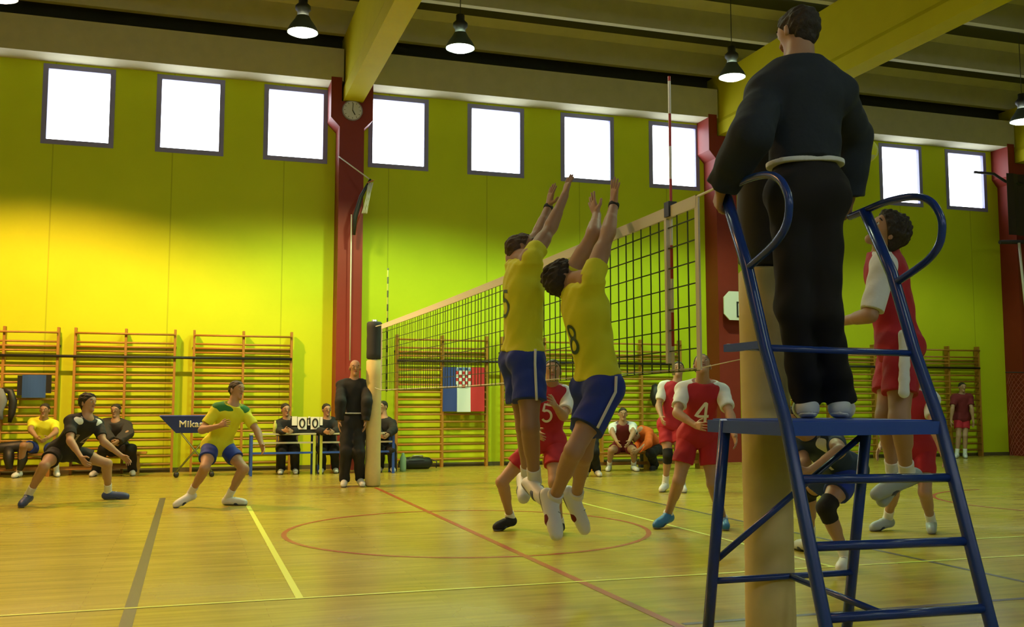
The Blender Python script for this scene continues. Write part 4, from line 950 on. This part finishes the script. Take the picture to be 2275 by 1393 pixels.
POSES = {
  'B1': {"P": [-0.491, 1.27, 1.58], "N": [-0.516, 1.193, 2.183], "Hd": [-0.481, 1.298, 2.335], "SL": [-0.527, 1.342, 2.291], "HL": [-0.495, 1.364, 1.557], "SR": [-0.513, 1.021, 2.251], "HR": [-0.488, 1.176, 1.557], "ER": [-0.331, 1.162, 2.478], "WR": [-0.211, 1.192, 2.721], "TR": [-0.164, 1.197, 2.883], "KR": [-0.511, 1.071, 1.11], "AR": [-0.399, 1.303, 0.726], "BR": [-0.408, 1.085, 0.617], "EL": [-0.308, 1.474, 2.488], "WL": [-0.194, 1.566, 2.719], "TL": [-0.176, 1.515, 2.902], "KL": [-0.458, 1.34, 1.097], "AL": [-0.351, 1.598, 0.728], "BL": [-0.445, 1.412, 0.6], "H": 1.88, "f": [0.999, 0.037, 0.0], "hf": [0.898, -0.124, 0.423]},
  'B2': {"P": [-0.199, 0.614, 1.383], "N": [-0.32, 0.594, 1.964], "Hd": [-0.378, 0.746, 2.067], "SL": [-0.359, 0.755, 2.054], "HL": [-0.211, 0.709, 1.36], "SR": [-0.318, 0.427, 2.051], "HR": [-0.187, 0.519, 1.36], "ER": [-0.18, 0.506, 2.341], "WR": [-0.076, 0.639, 2.562], "TR": [-0.086, 0.597, 2.75], "KR": [-0.446, 0.439, 0.976], "AR": [-0.447, 0.787, 0.657], "BR": [-0.477, 0.667, 0.44], "EL": [-0.223, 0.641, 2.36], "WL": [-0.115, 0.837, 2.527], "TL": [-0.135, 0.919, 2.677], "KL": [-0.202, 0.882, 0.923], "AL": [-0.117, 1.238, 0.625], "BL": [-0.047, 1.258, 0.386], "H": 1.92, "f": [0.992, 0.124, 0.0], "hf": [0.765, -0.038, 0.643]},
  'red5': {"P": [0.696, 4.124, 0.898], "N": [0.728, 4.022, 1.434], "Hd": [0.696, 3.909, 1.573], "SL": [0.886, 3.954, 1.337], "HL": [0.777, 4.082, 0.876], "SR": [0.561, 4.118, 1.388], "HR": [0.616, 4.167, 0.876], "ER": [0.475, 3.921, 1.16], "WR": [0.473, 3.717, 0.992], "TR": [0.464, 3.565, 0.933], "KR": [0.277, 4.24, 0.487], "AR": [0.428, 4.435, 0.114], "BR": [0.239, 4.32, 0.035], "EL": [0.748, 3.754, 1.139], "WL": [0.589, 3.574, 1.248], "TL": [0.5, 3.452, 1.311], "KL": [0.691, 3.856, 0.502], "AL": [0.795, 4.001, 0.091], "BL": [0.69, 3.798, 0.035], "H": 1.82, "f": [-0.467, -0.884, -0.0], "hf": [-0.383, -0.907, 0.174]},
  'red4': {"P": [2.21, 3.78, 0.952], "N": [2.149, 3.548, 1.456], "Hd": [2.109, 3.487, 1.627], "SL": [2.332, 3.51, 1.378], "HL": [2.296, 3.743, 0.93], "SR": [1.983, 3.647, 1.399], "HR": [2.125, 3.816, 0.93], "ER": [1.827, 3.488, 1.169], "WR": [1.907, 3.259, 1.051], "TR": [1.92, 3.092, 1.046], "KR": [2.0, 3.808, 0.491], "AR": [2.017, 4.09, 0.132], "BR": [1.826, 3.982, 0.035], "EL": [2.294, 3.287, 1.152], "WL": [2.234, 3.109, 0.959], "TL": [2.196, 2.998, 0.839], "KL": [2.318, 3.689, 0.461], "AL": [2.524, 3.866, 0.093], "BL": [2.431, 3.652, 0.035], "H": 1.86, "f": [-0.388, -0.921, -0.0], "hf": [-0.318, -0.755, 0.574]},
  'redbk': {"P": [3.957, 7.8, 0.965], "N": [4.028, 7.751, 1.549], "Hd": [4.045, 7.735, 1.745], "SL": [4.182, 7.672, 1.449], "HL": [4.038, 7.757, 0.942], "SR": [3.856, 7.843, 1.503], "HR": [3.875, 7.843, 0.942], "ER": [3.732, 7.759, 1.224], "WR": [3.679, 7.556, 1.06], "TR": [3.646, 7.43, 0.958], "KR": [3.837, 7.692, 0.52], "AR": [3.882, 7.878, 0.11], "BR": [3.734, 7.708, 0.035], "EL": [4.051, 7.517, 1.206], "WL": [3.945, 7.361, 1.017], "TL": [3.879, 7.264, 0.901], "KL": [3.979, 7.607, 0.522], "AL": [4.072, 7.716, 0.092], "BL": [3.987, 7.5, 0.035], "H": 1.84, "f": [-0.467, -0.884, -0.0], "hf": [-0.451, -0.854, 0.259]},
  'libero': {"P": [2.249, 1.494, 0.754], "N": [1.826, 1.3, 1.029], "Hd": [1.677, 1.263, 1.123], "SL": [1.944, 1.157, 0.968], "HL": [2.26, 1.404, 0.732], "SR": [1.821, 1.496, 1.017], "HR": [2.237, 1.583, 0.732], "ER": [1.761, 1.273, 0.811], "WR": [1.529, 1.193, 0.721], "TR": [1.386, 1.143, 0.665], "KR": [2.248, 1.969, 0.52], "AR": [2.349, 2.103, 0.11], "BR": [2.356, 2.323, 0.035], "EL": [1.791, 0.891, 0.922], "WL": [1.577, 0.949, 0.785], "TL": [1.444, 0.985, 0.699], "KL": [1.925, 1.274, 0.476], "AL": [2.135, 1.326, 0.09], "BL": [1.97, 1.172, 0.035], "H": 1.8, "f": [-0.992, -0.124, -0.0], "hf": [-0.999, -0.037, 0.0]},
  'spike': {"P": [1.577, -0.035, 1.638], "N": [1.471, -0.052, 2.204], "Hd": [1.396, -0.179, 2.32], "SL": [1.36, -0.19, 2.102], "HL": [1.531, -0.117, 1.615], "SR": [1.61, 0.09, 2.158], "HR": [1.624, 0.046, 1.615], "ER": [1.784, 0.339, 2.045], "WR": [1.618, 0.205, 1.875], "TR": [1.515, 0.122, 1.77], "KR": [1.476, -0.019, 1.184], "AR": [1.688, 0.191, 0.831], "BR": [1.549, 0.135, 0.637], "EL": [1.243, -0.204, 1.801], "WL": [1.242, 0.068, 1.784], "TL": [1.271, 0.234, 1.797], "KL": [1.432, -0.199, 1.173], "AL": [1.652, 0.018, 0.828], "BL": [1.469, 0.096, 0.686], "H": 1.88, "f": [-0.867, 0.498, 0.0], "hf": [-0.811, 0.112, 0.574]},
  'redB': {"P": [4.138, 2.941, 0.839], "N": [4.03, 2.835, 1.37], "Hd": [3.921, 2.785, 1.509], "SL": [4.19, 2.734, 1.306], "HL": [4.21, 2.884, 0.817], "SR": [3.899, 2.965, 1.293], "HR": [4.065, 2.997, 0.817], "ER": [3.773, 2.774, 1.075], "WR": [3.612, 2.758, 0.862], "TR": [3.513, 2.748, 0.73], "KR": [3.857, 2.911, 0.427], "AR": [4.007, 3.201, 0.113], "BR": [3.787, 3.154, 0.035], "EL": [4.074, 2.579, 1.055], "WL": [4.052, 2.459, 0.818], "TL": [4.038, 2.384, 0.671], "KL": [4.091, 2.75, 0.404], "AL": [4.337, 2.967, 0.092], "BL": [4.187, 2.792, 0.035], "H": 1.84, "f": [-0.614, -0.79, -0.0], "hf": [-0.614, -0.79, -0.0]},
  'far': {"P": [14.417, 13.655, 0.947], "N": [14.36, 13.564, 1.458], "Hd": [14.338, 13.516, 1.624], "SL": [14.534, 13.52, 1.399], "HL": [14.499, 13.628, 0.926], "SR": [14.201, 13.631, 1.381], "HR": [14.334, 13.682, 0.926], "ER": [14.055, 13.541, 1.136], "WR": [14.023, 13.563, 0.857], "TR": [14.005, 13.575, 0.702], "KR": [14.26, 13.605, 0.513], "AR": [14.223, 13.644, 0.089], "BR": [14.055, 13.504, 0.035], "EL": [14.469, 13.392, 1.136], "WL": [14.479, 13.376, 0.858], "TL": [14.484, 13.368, 0.702], "KL": [14.411, 13.574, 0.513], "AL": [14.426, 13.614, 0.087], "BL": [14.292, 13.442, 0.035], "H": 1.74, "f": [-0.307, -0.952, 0.0], "hf": [-0.307, -0.952, 0.0]},
  'yel': {"P": [-2.341, 7.796, 0.747], "N": [-2.181, 7.598, 1.23], "Hd": [-2.137, 7.593, 1.42], "SL": [-2.038, 7.703, 1.144], "HL": [-2.257, 7.83, 0.726], "SR": [-2.367, 7.545, 1.188], "HR": [-2.425, 7.762, 0.726], "ER": [-2.543, 7.484, 0.936], "WR": [-2.338, 7.328, 0.993], "TR": [-2.239, 7.206, 1.038], "KR": [-2.496, 7.393, 0.485], "AR": [-2.647, 7.667, 0.165], "BR": [-2.823, 7.586, 0.035], "EL": [-1.878, 7.557, 0.918], "WL": [-1.833, 7.361, 0.747], "TL": [-1.805, 7.239, 0.641], "KL": [-2.03, 7.558, 0.455], "AL": [-2.207, 7.75, 0.091], "BL": [-2.003, 7.648, 0.035], "H": 1.82, "f": [0.377, -0.926, 0.0], "hf": [0.668, -0.739, 0.087]},
  'blk': {"P": [-4.203, 8.659, 0.669], "N": [-3.916, 8.387, 1.071], "Hd": [-3.913, 8.387, 1.264], "SL": [-3.808, 8.542, 0.994], "HL": [-4.123, 8.709, 0.646], "SR": [-4.101, 8.304, 1.042], "HR": [-4.282, 8.609, 0.646], "ER": [-4.074, 8.089, 0.802], "WR": [-3.932, 7.958, 0.609], "TR": [-3.844, 7.877, 0.489], "KR": [-4.366, 8.181, 0.496], "AR": [-4.557, 8.397, 0.134], "BR": [-4.604, 8.181, 0.035], "EL": [-3.711, 8.321, 0.778], "WL": [-3.494, 8.325, 0.6], "TL": [-3.363, 8.328, 0.493], "KL": [-3.689, 8.731, 0.484], "AL": [-3.683, 8.979, 0.094], "BL": [-3.447, 8.973, 0.035], "H": 1.88, "f": [0.532, -0.847, 0.0], "hf": [0.787, -0.611, 0.087]},
  'ref2': {"P": [-0.293, 10.092, 0.994], "N": [-0.29, 10.078, 1.615], "Hd": [-0.287, 10.028, 1.8], "SL": [-0.097, 10.07, 1.537], "HL": [-0.197, 10.087, 0.971], "SR": [-0.484, 10.089, 1.539], "HR": [-0.389, 10.097, 0.971], "ER": [-0.52, 9.884, 1.283], "WR": [-0.536, 9.881, 0.999], "TR": [-0.546, 9.879, 0.827], "KR": [-0.416, 9.959, 0.522], "AR": [-0.407, 10.161, 0.096], "BR": [-0.454, 9.925, 0.035], "EL": [-0.127, 9.861, 1.283], "WL": [-0.145, 9.858, 0.997], "TL": [-0.155, 9.857, 0.825], "KL": [-0.232, 9.914, 0.535], "AL": [-0.171, 10.131, 0.12], "BL": [-0.167, 9.898, 0.035], "H": 1.92, "f": [-0.05, -0.999, 0.0], "hf": [-0.05, -0.999, 0.0]},
  'sitY': {"P": [-5.107, 13.829, 0.505], "N": [-5.079, 13.58, 0.977], "Hd": [-5.062, 13.509, 1.139], "SL": [-4.904, 13.598, 0.895], "HL": [-5.019, 13.817, 0.484], "SR": [-5.261, 13.628, 0.932], "HR": [-5.195, 13.842, 0.484], "ER": [-5.244, 13.349, 0.807], "WR": [-5.111, 13.166, 0.683], "TR": [-5.028, 13.053, 0.606], "KR": [-5.358, 13.442, 0.548], "AR": [-5.441, 13.677, 0.09], "BR": [-5.496, 13.472, 0.035], "EL": [-4.849, 13.323, 0.774], "WL": [-4.944, 13.1, 0.683], "TL": [-5.003, 12.962, 0.627], "KL": [-4.863, 13.41, 0.482], "AL": [-4.857, 13.706, 0.09], "BL": [-4.815, 13.507, 0.035], "H": 1.78, "f": [-0.137, -0.991, 0.0], "hf": [-0.137, -0.991, 0.0]},
  'sitD': {"P": [-3.897, 13.759, 0.476], "N": [-3.916, 13.473, 0.941], "Hd": [-3.922, 13.474, 1.129], "SL": [-3.736, 13.467, 0.859], "HL": [-3.81, 13.731, 0.455], "SR": [-4.09, 13.555, 0.899], "HR": [-3.984, 13.787, 0.455], "ER": [-4.077, 13.279, 0.753], "WR": [-3.931, 13.105, 0.619], "TR": [-3.84, 12.997, 0.536], "KR": [-4.088, 13.354, 0.473], "AR": [-4.227, 13.614, 0.09], "BR": [-4.271, 13.39, 0.035], "EL": [-3.695, 13.175, 0.752], "WL": [-3.838, 12.996, 0.622], "TL": [-3.927, 12.885, 0.541], "KL": [-3.635, 13.321, 0.468], "AL": [-3.623, 13.59, 0.09], "BL": [-3.594, 13.367, 0.035], "H": 1.82, "f": [-0.307, -0.952, 0.0], "hf": [-0.307, -0.952, 0.0]},
  'sc1': {"P": [-0.968, 13.342, 0.478], "N": [-1.012, 13.14, 0.971], "Hd": [-1.043, 13.098, 1.141], "SL": [-0.831, 13.195, 0.932], "HL": [-0.881, 13.361, 0.457], "SR": [-1.182, 13.14, 0.878], "HR": [-1.055, 13.324, 0.457], "ER": [-1.19, 12.854, 0.77], "WR": [-1.103, 12.611, 0.784], "TR": [-1.048, 12.461, 0.792], "KR": [-1.125, 12.894, 0.436], "AR": [-1.096, 13.157, 0.09], "BR": [-1.137, 12.934, 0.035], "EL": [-0.838, 12.933, 0.773], "WL": [-0.969, 12.711, 0.772], "TL": [-1.051, 12.573, 0.771], "KL": [-0.887, 12.926, 0.431], "AL": [-0.855, 13.186, 0.09], "BL": [-0.86, 12.96, 0.035], "H": 1.78, "f": [0.21, -0.978, 0.0], "hf": [0.21, -0.978, 0.0]},
  'sc2': {"P": [-0.255, 13.324, 0.47], "N": [-0.294, 13.151, 0.967], "Hd": [-0.309, 13.118, 1.139], "SL": [-0.115, 13.204, 0.924], "HL": [-0.169, 13.343, 0.449], "SR": [-0.463, 13.145, 0.877], "HR": [-0.341, 13.306, 0.449], "ER": [-0.48, 12.865, 0.764], "WR": [-0.398, 12.623, 0.754], "TR": [-0.348, 12.473, 0.747], "KR": [-0.416, 12.882, 0.426], "AR": [-0.379, 13.131, 0.09], "BR": [-0.429, 12.914, 0.035], "EL": [-0.131, 12.946, 0.767], "WL": [-0.243, 12.717, 0.75], "TL": [-0.312, 12.575, 0.739], "KL": [-0.195, 12.913, 0.421], "AL": [-0.132, 13.155, 0.09], "BL": [-0.146, 12.932, 0.035], "H": 1.76, "f": [0.21, -0.978, 0.0], "hf": [0.21, -0.978, 0.0]},
  'sc3': {"P": [0.811, 13.299, 0.457], "N": [0.763, 13.167, 0.978], "Hd": [0.728, 13.174, 1.187], "SL": [0.894, 13.054, 0.887], "HL": [0.871, 13.232, 0.435], "SR": [0.644, 13.315, 0.93], "HR": [0.75, 13.365, 0.435], "ER": [0.609, 13.05, 0.774], "WR": [0.624, 12.803, 0.691], "TR": [0.633, 12.649, 0.639], "KR": [0.652, 12.936, 0.408], "AR": [0.702, 13.19, 0.09], "BR": [0.638, 12.971, 0.035], "EL": [0.856, 12.766, 0.779], "WL": [0.718, 12.56, 0.697], "TL": [0.633, 12.433, 0.646], "KL": [0.832, 12.793, 0.412], "AL": [0.902, 13.044, 0.09], "BL": [0.875, 12.817, 0.035], "H": 1.8, "f": [-0.742, -0.671, -0.0], "hf": [-0.742, -0.671, -0.0]},
  'bench': {"P": [5.126, 12.12, 0.448], "N": [4.98, 11.806, 0.878], "Hd": [4.967, 11.753, 1.054], "SL": [5.173, 11.783, 0.832], "HL": [5.213, 12.092, 0.426], "SR": [4.826, 11.913, 0.81], "HR": [5.038, 12.148, 0.426], "ER": [4.697, 11.639, 0.719], "WR": [4.698, 11.423, 0.563], "TR": [4.699, 11.288, 0.466], "KR": [4.748, 11.805, 0.4], "AR": [4.828, 12.101, 0.09], "BR": [4.714, 11.902, 0.035], "EL": [5.061, 11.509, 0.719], "WL": [4.902, 11.363, 0.563], "TL": [4.804, 11.272, 0.466], "KL": [5.131, 11.649, 0.401], "AL": [5.264, 11.945, 0.09], "BL": [5.231, 11.718, 0.035], "H": 1.84, "f": [-0.307, -0.952, 0.0], "hf": [-0.307, -0.952, 0.0]},
  'orange': {"P": [5.848, 12.099, 0.439], "N": [5.438, 11.983, 0.762], "Hd": [5.3, 12.009, 0.652], "SL": [5.538, 11.824, 0.713], "HL": [5.866, 12.012, 0.418], "SR": [5.448, 12.172, 0.724], "HR": [5.829, 12.186, 0.418], "ER": [5.581, 12.372, 0.535], "WR": [5.472, 12.266, 0.326], "TR": [5.404, 12.201, 0.196], "KR": [5.806, 12.611, 0.322], "AR": [5.904, 12.868, 0.09], "BR": [5.749, 12.706, 0.035], "EL": [5.411, 11.621, 0.523], "WL": [5.187, 11.574, 0.404], "TL": [5.048, 11.545, 0.33], "KL": [5.522, 11.761, 0.324], "AL": [5.728, 12.002, 0.09], "BL": [5.575, 11.844, 0.035], "H": 1.78, "f": [-0.978, -0.21, -0.0], "hf": [-0.749, -0.161, -0.643]},
  'coach': {"P": [3.948, 10.981, 0.776], "N": [3.958, 10.974, 1.349], "Hd": [3.966, 10.968, 1.53], "SL": [4.114, 10.892, 1.275], "HL": [4.026, 10.94, 0.755], "SR": [3.8, 11.058, 1.282], "HR": [3.871, 11.022, 0.755], "ER": [3.609, 10.841, 1.192], "WR": [3.702, 10.701, 1.001], "TR": [3.76, 10.614, 0.881], "KR": [3.868, 10.749, 0.421], "AR": [3.933, 11.018, 0.088], "BR": [3.828, 10.823, 0.035], "EL": [4.068, 10.612, 1.17], "WL": [3.917, 10.516, 0.987], "TL": [3.824, 10.457, 0.874], "KL": [3.939, 10.679, 0.423], "AL": [4.092, 10.93, 0.106], "BL": [4.06, 10.717, 0.035], "H": 1.76, "f": [-0.467, -0.884, -0.0], "hf": [-0.467, -0.884, -0.0]},
  'ref': {"P": [-0.054, -1.463, 2.224], "N": [-0.062, -1.445, 2.803], "Hd": [-0.028, -1.383, 2.983], "SL": [-0.222, -1.412, 2.676], "HL": [-0.122, -1.448, 2.201], "SR": [0.101, -1.485, 2.683], "HR": [0.013, -1.479, 2.201], "ER": [0.332, -1.287, 2.549], "WR": [0.347, -1.228, 2.263], "TR": [0.42, -1.103, 2.167], "KR": [0.036, -1.439, 1.685], "AR": [0.257, -1.235, 1.287], "BR": [0.423, -1.055, 1.235], "EL": [-0.391, -1.552, 2.427], "WL": [-0.424, -1.35, 2.236], "TL": [-0.402, -1.233, 2.109], "KL": [-0.099, -1.408, 1.684], "AL": [0.102, -1.193, 1.287], "BL": [0.217, -0.976, 1.235], "H": 1.93, "f": [0.223, 0.975, 0.0], "hf": [-0.21, 0.974, -0.087]}
}
# ---- referee on the stand
make_person('ref', 'referee seen from behind standing on the blue stand in navy jacket and black trousers', top='navy', sl=1, bottom='trouser', bl=1, hem=.135, belt='white', shoe='shoe', hair=HAIR, headscale=.92, slim=.85, trim='shoe', sole='shoe', h=.0065, collar='navy', bulk=.010, curl=.55, spread=.05, hairlen=.004)
# ---- blockers
make_person('B1', 'left of the two leaping blockers, yellow shirt, white socks, blue shorts, wristband', number='5', numside='back', numlift=.05, numh=.18, sl=.26, hem=.07, stripe='white', h=.006, watch='L', palmdir=(1,.1,0), spread=.25, curl=.08, bl=.62, hair=HAIR2, skin=SK2, group=None, sock_len=.25)
make_person('B2', 'right of the two leaping blockers, head tipped back, yellow shirt and blue shorts', number='8', numside='back', numlift=.0, numh=.17, sl=.26, hem=.07, stripe='white', shoe='shoe', trim='darkred', slim=.92, h=.006, watch='R', palmdir=(1,.1,0), spread=.3, curl=.08, bl=.64, hairlen=.014, sock_len=.12)
# ---- red team on court
make_person('red5', 'red player number 5 crouching behind the blockers in black shoes', top='red', sleeve='white', bottom='red', number='5', numcol='num_white', shoe='black', h=.0075, numh=.18, sock_len=.14)
make_person('red4', 'red player number 4 with white sleeves and bright blue shoes looking up', top='red', sleeve='white', bottom='red', number='4', numcol='num_white', shoe='shoeblue', h=.0075, numh=.22, sock_len=.05, hair=HAIR2)
make_person('redbk', 'red player in black knee pads standing behind player number 4', top='red', sleeve='white', bottom='red', kneepad=True, h=.0085, number='3', numcol='num_white', numh=.14)
make_person('spike', 'red spiker with white sleeves jumping beyond the right side of the stand', top='red', sleeve='white', bottom='red', stripe='white', stripew=.028, h=.0065, shoe='shoegrey', hairlen=.018, sl=.80, panel='white', bl=.66, sock_len=.2)
make_person('redB', 'red player standing on the floor behind the jumping spiker', top='red', sleeve='white', bottom='red', h=.0085, shoe='shoegrey')
make_person('libero', 'crouching player in dark blue jersey number 11 and black knee pads under the stand', top='libero', bottom='blue', number='11', numcol='num_white', kneepad=True, shoulder_patch='white', h=.0075, numh=.17)
make_person('far', 'small distant person in dark red standing at the wall bars', top='darkred', bottom='red', h=.010, bulk=.01)
# ---- yellow team side
make_person('yel', 'player in yellow shirt with green shoulders crouching beside the ball cart', yoke='green', h=.0075, bl=.58, sock_len=.3, shoe='shoe', skin=SK)
make_person('blk', 'player in black shirt number 14 bending forward with low arms at left', top='black', bottom='black', number='14', numcol='num_pale', shoulder_patch='white', shoe='shoenavy', h=.0075, bl=.55, numh=.18, hairlen=.008, curl=.4)
make_person('ref2', 'second referee in black tracksuit standing at the far net post', top='black', bottom='black', sl=1, bl=1, h=.0085, bald=True, shoe='shoe', hem=.10, belt='white')
# ---- seated and at the wall
make_person('sitY', 'seated substitute in yellow shirt on the bench at the far left', h=.009, skin=SK2)
make_person('sitD', 'seated person in dark tracksuit on the bench behind the black shirted player', top='dark', bottom='trouser', sl=1, bl=1, h=.009, skin=SK2, bulk=.02)
make_person('sc1', 'official in black sitting behind the scoreboard at the left table', top='black', bottom='black', sl=1, bl=1, h=.010)
make_person('sc2', 'official in black sitting between the scoreboard and the second referee', top='black', bottom='black', sl=1, bl=1, h=.010)
make_person('sc3', 'official in black sitting behind the right table, half hidden by the net post', top='black', bottom='black', sl=1, bl=1, h=.010)
make_person('bench', 'seated substitute in red with white sleeves right of the blockers', top='darkred', sleeve='white', bottom='darkred', h=.009)
make_person('orange', 'person in orange top bending over on the right bench', top='orange', bottom='trouser', sl=1, bl=1, h=.009, shoe='black')
make_person('coach', 'person in dark red jacket mostly hidden behind the right blocker', top='darkred', bottom='trouser', sl=1, bl=1, h=.009)
